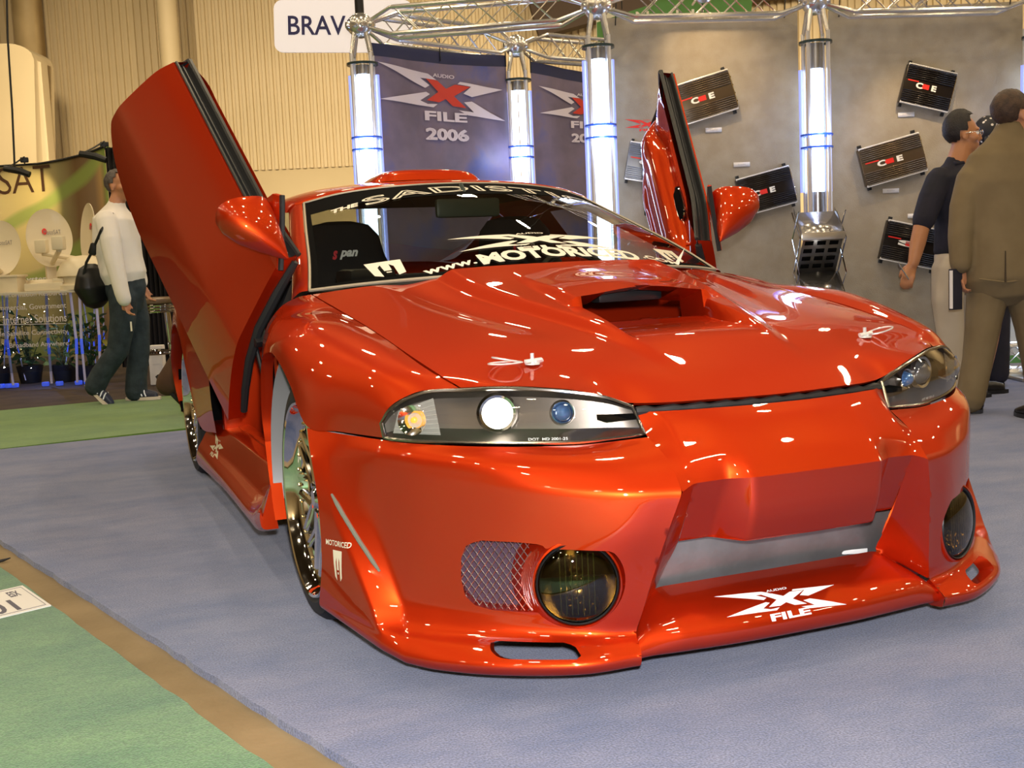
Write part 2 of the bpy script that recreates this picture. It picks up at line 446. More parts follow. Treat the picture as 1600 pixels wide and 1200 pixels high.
r = bmesh.ops.extrude_edge_only(bm, edges=eb); bmesh.ops.translate(bm, vec=(0, .010, -.006), verts=[g for g in r['geom'] if isinstance(g, bmesh.types.BMVert)])
hood = bmk('hood', bm, paint, car, recalc=False)
hood_t = tree_of(hood)
bm = bmesh.new(); box(bm, (0, -.09, .79), (.36, .22, .05), bev=.01)
bm.free(); bm = bmesh.new(); box(bm, (.02, -.12, .822), (.20, .06, .03), None, .008); box(bm, (-.06, -.13, .835), (.10, .03, .012), None, .003); bmk('scoop_filter', bm, black_plastic, hood, label='dark filter inside the bonnet scoop')

# ---- front wing
F = [[(.663, -.62, .660), (.735, -.582, .657), (.776, -.56, .643), (.808, -.54, .620), (.824, -.522, .585), (.820, -.518, .550)],
     [(.700, -.488, .700), (.755, -.47, .703), (.812, -.45, .690), (.852, -.42, .655), (.876, -.395, .605), (.885, -.375, .553)],
     [(.712, -.27, .745), (.775, -.265, .752), (.842, -.26, .740), (.893, -.26, .700), (.925, -.265, .635), (.941, -.275, .560)],
     [(.717, -.12, .770), (.785, -.12, .779), (.852, -.12, .772), (.900, -.12, .745), (.934, -.125, .700), (.947, -.13, .648)],
     [(.721, .0, .788), (.787, .0, .797), (.855, .0, .793), (.903, .0, .770), (.936, .0, .738), (.949, .0, .700)],
     [(.725, .13, .806), (.785, .13, .810), (.852, .13, .803), (.900, .13, .778), (.932, .13, .748), (.947, .13, .716)],
     [(.730, .27, .825), (.778, .275, .820), (.848, .28, .808), (.898, .285, .780), (.928, .29, .732), (.942, .295, .678)],
     [(.734, .38, .841), (.784, .39, .838), (.845, .40, .815), (.896, .405, .765), (.925, .40, .660), (.935, .395, .530)],
     [(.737, .50, .858), (.785, .515, .850), (.838, .535, .818), (.885, .55, .740), (.912, .50, .590), (.928, .41, .43)]]
F = [[(q[0]+(.005 if i == 0 else 0), q[1], q[2]) for i, q in enumerate(row)] for row in F]
A = patch(F, kr=7, kc=7)
bm = bmesh.new(); grid_to(bm, A, 1)
# strip down to the side skirt behind the wheel
Fb = [[(.928, .41, .43), (.912, .50, .59), (.885, .55, .74)], [(.925, .40, .33), (.905, .52, .42), (.885, .575, .52)], [(.922, .36, .20), (.900, .50, .25), (.870, .59, .26)]]
Ab = patch(Fb, kr=5, kc=5); grid_to(bm, Ab, 1)
weld(bm, .002); bmesh.ops.recalc_face_normals(bm, faces=bm.faces)
arch = [e for e in bm.edges if e.is_boundary and all(v.co.x > .915 and v.co.z < .73 and -.30 < v.co.y < .425 for v in e.verts)]
r = bmesh.ops.extrude_edge_only(bm, edges=arch); bmesh.ops.translate(bm, vec=(-.035, 0, 0), verts=[g for g in r['geom'] if isinstance(g, bmesh.types.BMVert)])
gp = [e for e in bm.edges if e.is_boundary and all(v.co.x < .745 and v.co.y > -.57 for v in e.verts)]
r = bmesh.ops.extrude_edge_only(bm, edges=gp); bmesh.ops.translate(bm, vec=(.003, 0, -.03), verts=[g for g in r['geom'] if isinstance(g, bmesh.types.BMVert)])
fender_r = bmk('front_fender', bm, paint, car)
c = fender_r.data.polygons[40]
fender_l = mir(fender_r)

# ---- front bumper
N0 = [[(0, -.884, .596), (.08, -.882, .596), (.165, -.874, .597), (.21, -.867, .597), (.285, -.847, .597), (.333, -.814, .596)],
      [(0, -.925, .570), (.08, -.923, .570), (.165, -.915, .570), (.21, -.906, .569), (.285, -.885, .566), (.325, -.856, .545)],
      [(0, -.985, .515), (.08, -.983, .515), (.165, -.977, .514), (.21, -.965, .513), (.285, -.945, .510), (.320, -.932, .505)],
      [(0, -1.022, .465), (.08, -1.021, .465), (.165, -1.018, .465), (.21, -.984, .462), (.285, -.976, .459), (.320, -.987, .447)]]
N1 = [N0[3][:5],
      [(0, -1.014, .385), (.08, -1.013, .385), (.165, -1.010, .385), (.21, -.946, .385), (.285, -.938, .385)],
      [(0, -.992, .322), (.08, -.991, .322), (.165, -.988, .322), (.21, -.912, .322), (.285, -.905, .320)],
      [(0, -.93, .312), (.08, -.93, .312), (.165, -.93, .312), (.21, -.86, .314), (.285, -.855, .314)]]
O1 = [[(.325, -.856, .545), (.47, -.800, .535), (.635, -.715, .537), (.765, -.598, .541), (.820, -.520, .545), (.885, -.377, .548), (.941, -.277, .555)],
      [(.320, -.932, .505), (.46, -.877, .500), (.645, -.762, .507), (.772, -.628, .514), (.838, -.53, .520), (.895, -.383, .522), (.946, -.31, .520)],
      [(.320, -.987, .447), (.446, -.930, .449), (.600, -.820, .459), (.757, -.652, .479), (.845, -.525, .493), (.912, -.375, .495), (.948, -.338, .490)]]
O2 = [O1[2],
      [(.345, -.965, .36), (.46, -.918, .36), (.62, -.797, .365), (.768, -.632, .37), (.852, -.507, .385), (.926, -.425, .385), (.948, -.383, .385)],
      [(.365, -.938, .27), (.48, -.893, .27), (.63, -.785, .27), (.758, -.645, .27), (.830, -.548, .27), (.902, -.50, .27), (.950, -.395, .27)],
      [(.385, -.915, .18), (.49, -.875, .18), (.64, -.768, .18), (.753, -.652, .18), (.815, -.583, .18), (.884, -.565, .18), (.951, -.367, .19)],
      [(.395, -.905, .137), (.50, -.870, .140), (.645, -.775, .140), (.757, -.675, .137), (.82, -.61, .137), (.880, -.585, .145), (.952, -.352, .157)],
      [(.40, -.925, .120), (.52, -.893, .120), (.665, -.808, .118), (.768, -.712, .116), (.825, -.648, .118), (.876, -.60, .125), (.952, -.346, .145)],
      [(.405, -.945, .100), (.53, -.922, .096), (.68, -.835, .092), (.785, -.732, .088), (.84, -.662, .088), (.880, -.600, .104), (.951, -.342, .134)],
      [(.405, -.937, .076), (.53, -.912, .071), (.675, -.825, .067), (.778, -.724, .064), (.833, -.653, .067), (.872, -.592, .086), (.944, -.338, .124)],
      [(.405, -.900, .070), (.525, -.880, .066), (.66, -.795, .062), (.765, -.700, .060), (.818, -.632, .064), (.858, -.575, .086), (.930, -.33, .124)]]
W1 = [[(.320, -.987, .447), (.302, -.982, .454), (.285, -.976, .459)],
      [(.345, -.965, .36), (.315, -.950, .373), (.286, -.938, .385)],
      [(.360, -.945, .295), (.325, -.922, .305), (.288, -.905, .318)],
      [(.375, -.927, .225), (.337, -.893, .240), (.296, -.862, .255)],
      [(.385, -.915, .18), (.345, -.870, .190), (.303, -.828, .200)],
      [(.395, -.905, .137), (.375, -.88, .152), (.350, -.856, .170)]]
L1 = [[(0, -.838, .205), (.15, -.836, .205), (.30, -.826, .202), (.355, -.858, .165), (.396, -.895, .130)],
      [(0, -.885, .190), (.15, -.882, .190), (.30, -.865, .185), (.36, -.882, .155), (.398, -.905, .125)],
      [(0, -.940, .157), (.15, -.937, .157), (.30, -.920, .152), (.36, -.915, .140), (.400, -.915, .120)],
      [(0, -.966, .125), (.15, -.962, .124), (.30, -.942, .120), (.36, -.93, .115), (.403, -.925, .108)],
      [(0, -.955, .090), (.15, -.952, .090), (.30, -.932, .087), (.36, -.925, .087), (.404, -.922, .085)],
      [(0, -.90, .078), (.15, -.90, .078), (.30, -.88, .076), (.36, -.87, .076), (.404, -.87, .076)]]
bm = bmesh.new()
for s in (1, -1):
    grid_to(bm, patch(N0, scn=(2, 3, 4), kr=8, kc=6, ec=.14), s)
    grid_to(bm, patch(N1, sr=(2,), scn=(2, 3), kr=6, kc=6, er=.12, ec=.14), s)
    P1 = patch(O1+O2[1:], sr=(2, 5), scn=(4, 5), kr=7, kc=12, er=.16, ec=.10)
    grid_to(bm, P1, s)
    grid_to(bm, patch(W1, kr=4, kc=3), s)
    grid_to(bm, patch(L1, scn=(2,), kr=5, kc=6), s)
    grid_to(bm, np.array([[L1[k][4] for k in (0, 1, 2, 3, 4, 5)], [O2[k][0] for k in (4, 4, 5, 6, 7, 8)]]), s)
weld(bm, .0012)
# openings: lamp and duct pocket, slot in the splitter
fogc = (.513, -.874, .253)
FR = .094
pocket = [(.706, .212), (.712, .25), (.710, .30), (.700, .328), (.678, .340), (.62, .341), (.575, .338)]
circ = [(fogc[0]+FR*.97*math.cos(t), fogc[2]+FR*1.03*math.sin(t)) for t in [math.radians(q) for q in range(52, -230, -8)]]
circ = [c for c in circ if not (c[0] > .57 and .195 < c[1] < .332)]
pocket = [(.66, .186), (.69, .193)]+pocket+circ[:]
pc = sum(p[0] for p in pocket)/len(pocket), sum(p[1] for p in pocket)/len(pocket)
pocket.sort(key=lambda p: math.atan2(p[1]-.262, p[0]-.60))
slot = [(.527, .110), (.535, .1045), (.672, .1035), (.684, .108), (.687, .116), (.681, .1245), (.665, .128), (.54, .128), (.529, .122)]
for s in (1, -1):
    cd = lambda c, s=s: c.x*s > .4 and c.y < -.6
    cut(bm, [(s*x, z) for x, z in pocket], (0, 2), (-.03*s, .075, 0), cd)
    cut(bm, [(s*x, z) for x, z in slot], (0, 2), (-.02*s, .03, -.012), lambda c, s=s: c.x*s > .45 and c.y < -.6 and c.z < .15)
bumper = bmk('front_bumper', bm, paint, car)
bump_t = tree_of(bumper)
# lip print, flank print, side marker
bm = emblem(); bm2 = bm
for v in bm.verts: v.co = v.co*.152
wrap(bm, bump_t, (-.042, -.925, .155), (1, .0, 0), (0, .62, .62), (0, .7, -.7))
bmk('splitter_decal', bm, pure_white, bumper, smooth=False, label='white four-winged emblem with lettering on the front lip', recalc=False)
def m_mark():
    bm = bmesh.new()
    P = [(-.5, 1), (.5, 1), (.42, -.75), (.20, -1), (.22, .25), (.12, .55), (.10, -.28), (-.10, -.28), (-.12, .55), (-.22, .25), (-.20, -1), (-.42, -.75)]
    tri_poly(bm, P); tri_poly(bm, [(-.07, -.42), (.07, -.42), (.07, -.56), (-.07, -.56)])
    return bm
for s in (-1, 1):
    bm = m_mark()
    for v in bm.verts: v.co = (v.co.x*.032, v.co.y*.036, 0)
    t = fit(text_bm('MOTORICED', 1, .02), 0, .052, .082, .013); join(bm, t)
    wrap(bm, bump_t, (s*.93, -.452, .252), (-s*.22*s*s, -s*s*.95, 0) if s > 0 else (.26, -.95, 0), (0, 0, 1), (-s, .25, 0), step=.02)
    bmk('side_decal', bm, silver_vinyl, bumper, smooth=False, label='pale letter mark on the flank of the bumper', recalc=False)
    bm = bmesh.new(); pts = []
    for k in range(9):
        t = k/8; p = Vector((s*(.900-.062*t), -.40-.118*t, .405-.165*t)); h = bump_t.find_nearest(p)
        pts.append(h[0]+(h[1] if h[1].dot(Vector((s, -1, 0))) > 0 else -h[1])*.002)
    tube(bm, pts, [.003]+[.0055]*7+[.003], 8)
    bmk('side_marker', bm, mat_marker if 'mat_marker' in globals() else (globals().setdefault('mat_marker', mat('marker_lens', (.16, .17, .13), .15, 0, 1))), bumper, label='slim smoked side marker lamp')
# mesh in the duct pocket, lamp bucket
for s in (-1, 1):
    bm = bmesh.new()
    x0, x1, z0, z1 = .585, .715, .18, .345
    def yy(x): return -.735-.86*(.70-x)*1.0+.035
    P = lambda x, z: Vector((s*x, yy(x), z))
    stp = .0125; k = -14
    for k in range(-12, 26):
        for sg in (1, -1):
            pts = []
            for q in range(0, 24):
                z = z0+(z1-z0)*q/23; x = x0+k*stp+sg*(z-z0)*.55
                if x0 <= x <= x1: pts.append(P(x, z))
            if len(pts) > 1: tube(bm, [pts[0], pts[-1]], .0011, 4, cap=False)
    bmk('duct_mesh', bm, dull_metal, bumper, label='fine diamond wire mesh in the side duct')
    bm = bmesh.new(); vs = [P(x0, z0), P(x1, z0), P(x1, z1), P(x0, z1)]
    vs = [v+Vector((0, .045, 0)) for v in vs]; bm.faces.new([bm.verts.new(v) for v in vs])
    bmk('duct_shade_sheet', bm, mat('duct_shadow', (.06, .03, .05), .8) if 'duct_shadow' not in MATS else MATS['duct_shadow'], bumper)  # dark sheet standing in for the shade inside the empty duct
    n = Vector((s*.37, -.925, .04)); M = axis_m((s*fogc[0], fogc[1]+.002, fogc[2]), n)
    bm = bmesh.new()
    lathe(bm, [(.0, -.12), (.150, -.12), (.128, -.065), (.108, -.030), (.098, -.012), (.095, .002), (.091, .004), (.089, -.004), (.089, -.05)], M, 48)
    fb = bmk('lamp_bucket', bm, paint, bumper)
    bm = bmesh.new(); lathe(bm, [(.0, .018), (.03, .0165), (.06, .011), (.082, .002), (.086, -.002)], M, 48)
    fg = bmk('fog_lamp', bm, smoke_g, car, label='round smoked fog lamp')
    bm = bmesh.new(); lathe(bm, [(.0865, -.012), (.0885, -.002), (.0885, .003), (.0865, .006), (.084, .003), (.084, -.012)], M, 48, closed=True)
    bmk('lamp_ring', bm, black_plastic, fg)
    bm = bmesh.new(); lathe(bm, [(0, -.052), (.025, -.05), (.05, -.040), (.072, -.020), (.083, -.004)], M, 40)
    bmk('reflector', bm, mat('fog_reflector', (.42, .36, .22), .14, 1.0) if 'fog_reflector' not in MATS else MATS['fog_reflector'], fg)
    bm = bmesh.new(); lathe(bm, [(0, -.006), (.016, -.010), (.019, -.020), (.016, -.045)], M, 24)
    for k in range(-3, 4):
        tube(bm, [M @ Vector((.012*k, -.066, .0005)), M @ Vector((.012*k, .066, .0005))], .0016, 5, cap=False)
    bmk('lamp_bulb', bm, chrome, fg)
# intercooler in the mouth
bm = bmesh.new(); box(bm, (0, -.79, .235), (.70, .05, .27), Matrix.Rotation(math.radians(12), 3, 'X'), .008)
box(bm, (.40, -.75, .25), (.14, .09, .19), Matrix.Rotation(math.radians(12), 3, 'X'), .03); box(bm, (-.40, -.75, .25), (.14, .09, .19), Matrix.Rotation(math.radians(12), 3, 'X'), .03)
bmk('intercooler', bm, alu, car, label='bare aluminium intercooler in the bumper mouth')
bm = bmesh.new(); box(bm, (.255, -.80, .203), (.075, .02, .014), Matrix.Rotation(.1, 3, 'Y'), .003)
bmk('mouth_bracket', bm, pure_white, car, label='small white bracket in the bumper mouth')
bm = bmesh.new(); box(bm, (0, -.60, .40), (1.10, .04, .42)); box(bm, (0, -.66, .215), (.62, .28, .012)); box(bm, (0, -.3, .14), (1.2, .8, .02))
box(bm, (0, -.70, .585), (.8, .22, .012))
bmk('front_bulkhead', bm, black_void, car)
# ragged dark seal in the bonnet gap
bm = bmesh.new(); pts = []
for j in range(33):
    x = -.33+.66*j/32; pts.append((x, -.860+abs(x)**2*.42, .597))
tube(bm, pts, [.010+.003*math.sin(j*2.1) for j in range(33)], 8); bmk('hood_seal', bm, black_rubber, car)

# ---- headlamps
HT = [(.337, -.812, .608), (.41, -.797, .636), (.50, -.752, .652), (.59, -.687, .658), (.663, -.628, .655), (.738, -.585, .652), (.800, -.545, .622), (.823, -.520, .584)]
HB = [(.328, -.848, .550), (.39, -.825, .545), (.47, -.797, .541), (.57, -.742, .541), (.66, -.682, .543), (.75, -.607, .546), (.802, -.552, .549), (.818, -.522, .551)]
for s in (-1, 1):
    T, Bt = np.array(HT), np.array(HB)
    T2 = T*[s, 1, 1]; B2 = Bt*[s, 1, 1]
    out = np.array([s*.45, -.75, .35])*.020
    rows_ = [T2, T2*.7+B2*.3+out*.9, T2*.35+B2*.65+out, B2]
    A = patch(rows_, kr=5, kc=5); bm = bmesh.new(); grid_to(bm, A)
    hl = bmk('headlight', bm, lens_g, car, label='twin-projector headlamp with flash reflection set as glow' if s < 0 else 'clear twin-projector headlamp')
    # chrome-edged rim and dark bowl
    bm = bmesh.new(); loop = [Vector(p) for p in _curve(T2, (), np.linspace(0, 7, 36), .1)]+[Vector(p) for p in _curve(B2, (), np.linspace(0, 7, 36), .1)[::-1]]
    tube(bm, loop, .0042, 6, closed=True); bmk('lamp_trim', bm, MATS.get('lamp_rim') or mat('lamp_rim', (.35, .33, .31), .22, 1.0), hl)
    bm = bmesh.new(); dv = np.array([-s*.030, .060, -.002])
    C1 = _curve(T2, (), np.linspace(0, 7, 29), .1); C2 = _curve(B2, (), np.linspace(0, 7, 29), .1)
    fc = (.30+.70*np.sin(np.linspace(.12, PI-.35, 29)))[:, None]; dv = dv*fc
    rr = [C1, C1*.97+C2*.03+dv*.5, C1*.8+C2*.2+dv, C1*.2+C2*.8+dv, C1*.03+C2*.97+dv*.5, C2]
    grid_to(bm, np.array(rr)); bmk('lamp_housing', bm, gunmetal, hl)
    n = Vector((s*.30, -.95, .02))
    for (cx, cz, rr_, big) in ((.592, .600, .034, True), (.470, .599, .021, False)):
        yb = np.interp(cx, [.33, .47, .59, .66, .8], [-.80, -.735, -.655, -.60, -.5])
        M = axis_m((s*cx, yb, cz), n); bm = bmesh.new()
        lathe(bm, [(rr_*.94, -.03), (rr_*1.30, -.012), (rr_*1.36, .0), (rr_*1.20, .010), (rr_*1.02, .008), (rr_*.95, .0)], M, 36)
        pj = bmk('projector_ring', bm, chrome, hl)
        bm = bmesh.new(); lathe(bm, [(rr_*.96, -.002), (rr_*.85, .012), (rr_*.55, .022), (0, .027)], M, 36)
        bmk('projector_lens', bm, (flash_glint if s < 0 else MATS.get('projector_glass') or mat('projector_glass', (.12, .12, .13), .04, .3, 1.0)) if big else blue_lens, hl,
            label=('white projector lens with flash reflection set as glow' if s < 0 else 'round projector lens') if big else 'small round bluish lens')
    M = axis_m((s*.756, -.572, .592), Vector((s*.62, -.78, .05))); bm = bmesh.new()
    lathe(bm, [(0, .0), (.012, .004), (.022, .010), (.034, .026)], M, 20); bmk('turn_reflector', bm, chrome, hl)
    bm = bmesh.new(); lathe(bm, [(0, .022), (.006, .019), (.0075, .011), (.005, 0)], M, 16); bmk('turn_bulb', bm, amber, hl, label='amber turn-signal bulb')
    bm = bmesh.new()
    q = [(s*.715, -.618, .558), (s*.722, -.600, .640), (s*.790, -.552, .612), (s*.803, -.545, .562)]
    bm.faces.new([bm.verts.new(v) for v in q])
    for k in range(8):
        t = (k+.5)/8; a = Vector(q[0]).lerp(Vector(q[1]), t); b = Vector(q[3]).lerp(Vector(q[2]), t)
        tube(bm, [a, b], .0012, 4, cap=False)
    bmk('turn_lens', bm, MATS.get('ribbed_lens') or mat('ribbed_lens', (.62, .60, .55), .25, 0, 1, alpha=.42), hl, label='ribbed clear turn-signal lens', smooth=False)
    bm = bmesh.new(); t = fit(text_bm('DOT  MD 2001-25', 1, .01), 0, 0, .075, .006)
    for v in t.verts: v.co = Vector((s*(-.505 if s > 0 else -.505), 0, 0)).to_3d()+Vector((0, 0, 0)) if False else Vector((s*.52+v.co.x, -.765+(v.co.x*-.55*(-s)), .549+v.co.y))
    join(bm, t); bmk('lens_print', bm, pure_white, hl, smooth=False, recalc=False)

# ---- windscreen, pillars, roof, tail
WS = [[(0, .215, .902), (.20, .245, .900), (.40, .325, .894), (.58, .435, .884), (.735, .548, .870)],
      [(0, .47, 1.006), (.19, .495, 1.004), (.37, .555, .996), (.54, .645, .983), (.69, .735, .962)],
      [(0, .80, 1.128), (.17, .82, 1.126), (.34, .865, 1.117), (.495, .935, 1.100), (.635, 1.01, 1.070)],
      [(0, 1.175, 1.236), (.16, 1.185, 1.233), (.31, 1.215, 1.225), (.455, 1.255, 1.208), (.575, 1.295, 1.180)]]
A = patch(WS, kr=8, kc=6); bm = bmesh.new(); grid_to(bm, A, 1); grid_to(bm, A, -1); weld(bm)
ws = bmk('windshield', bm, windshield_g, car, label='raked tinted windscreen with cream lettering'); ws_t = tree_of(ws)
bm = bmesh.new()
for s in (1, -1):
    grid_to(bm, patch([[tuple(lerp(WS[i][4], WS[i][3], -.02)) for i in range(4)], [tuple(lerp(WS[i][4], WS[i][3], .15)+np.array([0, 0, .001])) for i in range(4)]], kr=2, kc=6), s)
nf = len(bm.faces)
top = A[-1]; t2 = A[-6]
L_ = np.array([top*1.0+[0, 0, .001], A[-2]+[0, 0, .001], A[-3]+[0, 0, .001], A[-4]+[0, 0, .001], A[-5]+[0, 0, .001]]); grid_to(bm, L_, 1); grid_to(bm, L_, -1)
bot = np.array([A[0]+[0, 0, .001], A[1]+[0, 0, .001]]); grid_to(bm, bot, 1); grid_to(bm, bot, -1)
bmk('glass_border', bm, black_void, ws)
def gl(x, y): return (x, y, 0)
def on_glass(bm, org, right, up, m, label, name):
    wrap(bm, ws_t, org, right, up, (0, .45, -.9), off=.0035, step=.04); bmk(name, bm, m, ws, smooth=False, label=label, recalc=False)
e = emblem()
for v in e.verts: v.co = v.co*.275; v.co.y *= 1.05
on_glass(e, (-.003, .455, .998), (1, 0, 0), (0, .86, .34), white_vinyl, 'cream winged emblem low on the windscreen', 'windscreen_emblem')
t = text_bm('www.', 1, .03, spacing=1.05); fit(t, -.335, -.135, .165, .036); t2_ = text_bm('MOTORICED', 1, .045); fit(t2_, .04, -.13, .56, .088); t3 = text_bm('.COM', 1, .03); fit(t3, .415, -.115, .15, .036)
join(t, t2_); join(t, t3)
on_glass(t, (0, .455, .998), (1, 0, 0), (0, .86, .34), white_vinyl, 'cream web address along the foot of the windscreen', 'windscreen_lettering')
for s in (-1, 1):
    bm = m_mark()
    for v in bm.verts: v.co = (v.co.x*.105*(1+.0*v.co.y), v.co.y*.062, 0)
    on_glass(bm, (s*.505, .47, .925), (1, s*.45, 0), (0, .86, .34), white_vinyl, 'cream letter mark in the lower windscreen corner', 'windscreen_mark')
t = outline_bm('SADISTIC', 1, .024, bold=.035, spacing=1.06); fit(t, .055, 0, .93, .10); t2_ = outline_bm('THE', 1, .05, shear=.3); fit(t2_, -.475, -.035, .10, .045)
on_glass(t2_, (0, 1.045, 1.262), (1, 0, 0), (0, .95, .3), white_vinyl, 'small cream outlined word at the top left of the windscreen', 'windscreen_small_word')
for v in t.verts: v.co.y -= abs(v.co.x)**2*.18
on_glass(t, (0, 1.045, 1.262), (1, 0, 0), (0, .95, .3), white_vinyl, 'cream outlined lettering across the top of the windscreen', 'windscreen_banner')
# grey seal round the glass
bm = bmesh.new()
side = [Vector(p) for p in A[:, -1]]; topc = [Vector(p) for p in A[-1]]; botc = [Vector(p) for p in A[0]]
loop = [p for p in botc]+[p for p in side[1:]]+[p for p in topc[::-1][1:]]
loopm = [Vector((-p.x, p.y, p.z)) for p in loop]
tube(bm, loop+loopm[::-1][1:-1], .0055, 6, closed=True)
bmk('glass_seal', bm, MATS.get('seal_grey') or mat('seal_grey', (.42, .36, .26), .45, .3), ws)

PW = .062
side_pts = [WS[i][4] for i in range(4)]
pin = [tuple(np.array(p)+[.006, .004, -.001]) for p in side_pts]
pmid = [(x+.030, y+.014, z-.006) for x, y, z in side_pts]
pout = [(x+.050, y+.045, z-.030) for x, y, z in side_pts]
pins = [(x+.040, y+.075, z-.045) for x, y, z in side_pts]
Rf = [[(0, 1.18, 1.239), (.16, 1.19, 1.236), (.31, 1.222, 1.228), (.46, 1.262, 1.210), (.581, 1.30, 1.179), (.605, 1.31, 1.174), (.625, 1.34, 1.150)],
      [(0, 1.24, 1.254), (.16, 1.25, 1.251), (.32, 1.275, 1.242), (.47, 1.31, 1.224), (.58, 1.34, 1.197), (.618, 1.35, 1.180), (.640, 1.37, 1.150)],
      [(0, 1.55, 1.274), (.16, 1.55, 1.272), (.32, 1.55, 1.264), (.47, 1.55, 1.246), (.58, 1.55, 1.218), (.630, 1.55, 1.190), (.655, 1.55, 1.150)],
      [(0, 1.95, 1.268), (.16, 1.95, 1.266), (.32, 1.95, 1.256), (.47, 1.95, 1.236), (.58, 1.95, 1.205), (.625, 1.95, 1.178), (.655, 1.95, 1.140)],
      [(0, 2.25, 1.238), (.16, 2.25, 1.236), (.32, 2.25, 1.226), (.47, 2.25, 1.204), (.57, 2.25, 1.172), (.615, 2.25, 1.142), (.650, 2.25, 1.105)]]
bm = bmesh.new()
for s in (1, -1):
    grid_to(bm, patch(Rf, kr=6, kc=5), s)
    grid_to(bm, patch([pin, pmid, pout, pins], kr=3, kc=6), s)
    # C pillar sail and hip
    grid_to(bm, patch([[(.57, 2.25, 1.172), (.60, 2.62, 1.06), (.62, 3.0, .965), (.62, 3.28, .945)], [(.650, 2.25, 1.105), (.69, 2.6, 1.0), (.74, 2.95, .95), (.76, 3.25, .93)], [(.70, 2.20, 1.00), (.76, 2.5, .96), (.80, 2.9, .935), (.80, 3.22, .915)]], kr=4, kc=6), s)
    grid_to(bm, patch([[(.655, 1.80, 1.150), (.652, 2.02, 1.130), (.650, 2.25, 1.105)], [(.73, 1.78, 1.04), (.735, 1.95, 1.01), (.70, 2.20, 1.00)], [(.80, 1.77, .955), (.80, 1.95, .95), (.78, 2.2, .955)]], kr=3, kc=3), s)
    Q = [[(.80, 1.77, .955), (.845, 1.77, .92), (.885, 1.77, .80), (.905, 1.77, .60), (.905, 1.78, .42), (.890, 1.80, .28)],
         [(.80, 1.98, .955), (.855, 1.98, .92), (.898, 1.98, .80), (.920, 1.99, .60), (.925, 2.03, .42), (.920, 2.08, .28)],
         [(.79, 2.20, .955), (.86, 2.20, .92), (.905, 2.21, .82), (.932, 2.22, .70), (.942, 2.21, .58), (.945, 2.18, .47)],
         [(.79, 2.36, .955), (.86, 2.36, .922), (.91, 2.36, .84), (.938, 2.36, .76), (.948, 2.35, .705), (.952, 2.34, .655)],
         [(.79, 2.51, .955), (.86, 2.51, .922), (.912, 2.51, .85), (.94, 2.51, .79), (.950, 2.51, .745), (.953, 2.51, .705)],
         [(.79, 2.66, .955), (.86, 2.66, .922), (.91, 2.66, .84), (.938, 2.66, .76), (.948, 2.67, .705), (.952, 2.68, .655)],
         [(.79, 2.82, .955), (.86, 2.82, .92), (.905, 2.82, .82), (.932, 2.81, .70), (.942, 2.83, .58), (.945, 2.86, .47)],
         [(.79, 3.02, .95), (.85, 3.02, .91), (.89, 3.02, .78), (.910, 3.0, .60), (.915, 2.96, .42), (.905, 2.92, .25)],
         [(.72, 3.30, .93), (.78, 3.30, .88), (.82, 3.32, .74), (.84, 3.34, .55), (.84, 3.32, .36), (.82, 3.28, .22)]]
    A_ = patch(Q, kr=6, kc=6); grid_to(bm, A_, s)
    # tail
    Tt = [[(0, 3.28, .955), (.3, 3.28, .953), (.55, 3.27, .948), (.72, 3.30, .93)], [(0, 3.40, .93), (.3, 3.395, .93), (.55, 3.37, .92), (.78, 3.30, .88)],
          [(0, 3.44, .72), (.3, 3.43, .72), (.6, 3.39, .72), (.82, 3.32, .74)], [(0, 3.46, .45), (.3, 3.45, .45), (.62, 3.41, .45), (.84, 3.32, .36)], [(0, 3.40, .20), (.3, 3.39, .20), (.6, 3.36, .20), (.82, 3.28, .22)]]
    grid_to(bm, patch(Tt, kr=4, kc=5), s)
weld(bm, .0015)
arch = [e for e in bm.edges if e.is_boundary and all(abs(v.co.x) > .915 and v.co.z < .72 and 2.0 < v.co.y < 3.0 for v in e.verts)]
r = bmesh.ops.extrude_edge_only(bm, edges=arch)
for g in r['geom']:
    if isinstance(g, bmesh.types.BMVert): g.co.x *= .94
bmk('body_shell', bm, paint, car)
bm = bmesh.new()
for s in (1, -1): grid_to(bm, patch([[(0, 2.25, 1.236), (.3, 2.25, 1.226), (.56, 2.25, 1.172)], [(0, 2.75, 1.10), (.3, 2.75, 1.095), (.60, 2.72, 1.035)], [(0, 3.28, .955), (.3, 3.28, .953), (.61, 3.27, .946)]], kr=5, kc=5), s)
weld(bm); bmk('rear_window', bm, windshield_g, car)
# roof vent
bm = bmesh.new()
V = [[(0, 1.50, 1.276), (.10, 1.50, 1.275), (.19, 1.505, 1.272), (.235, 1.54, 1.268)],
     [(0, 1.54, 1.318), (.10, 1.54, 1.317), (.185, 1.55, 1.306), (.245, 1.60, 1.268)],
     [(0, 1.72, 1.322), (.10, 1.72, 1.320), (.18, 1.74, 1.308), (.25, 1.78, 1.262)],
     [(0, 2.02, 1.262), (.10, 2.02, 1.262), (.20, 2.02, 1.258), (.25, 2.02, 1.250)]]
for s in (1, -1): grid_to(bm, patch(V, kr=4, kc=4), s)
weld(bm); bmk('roof_vent', bm, paint, car)

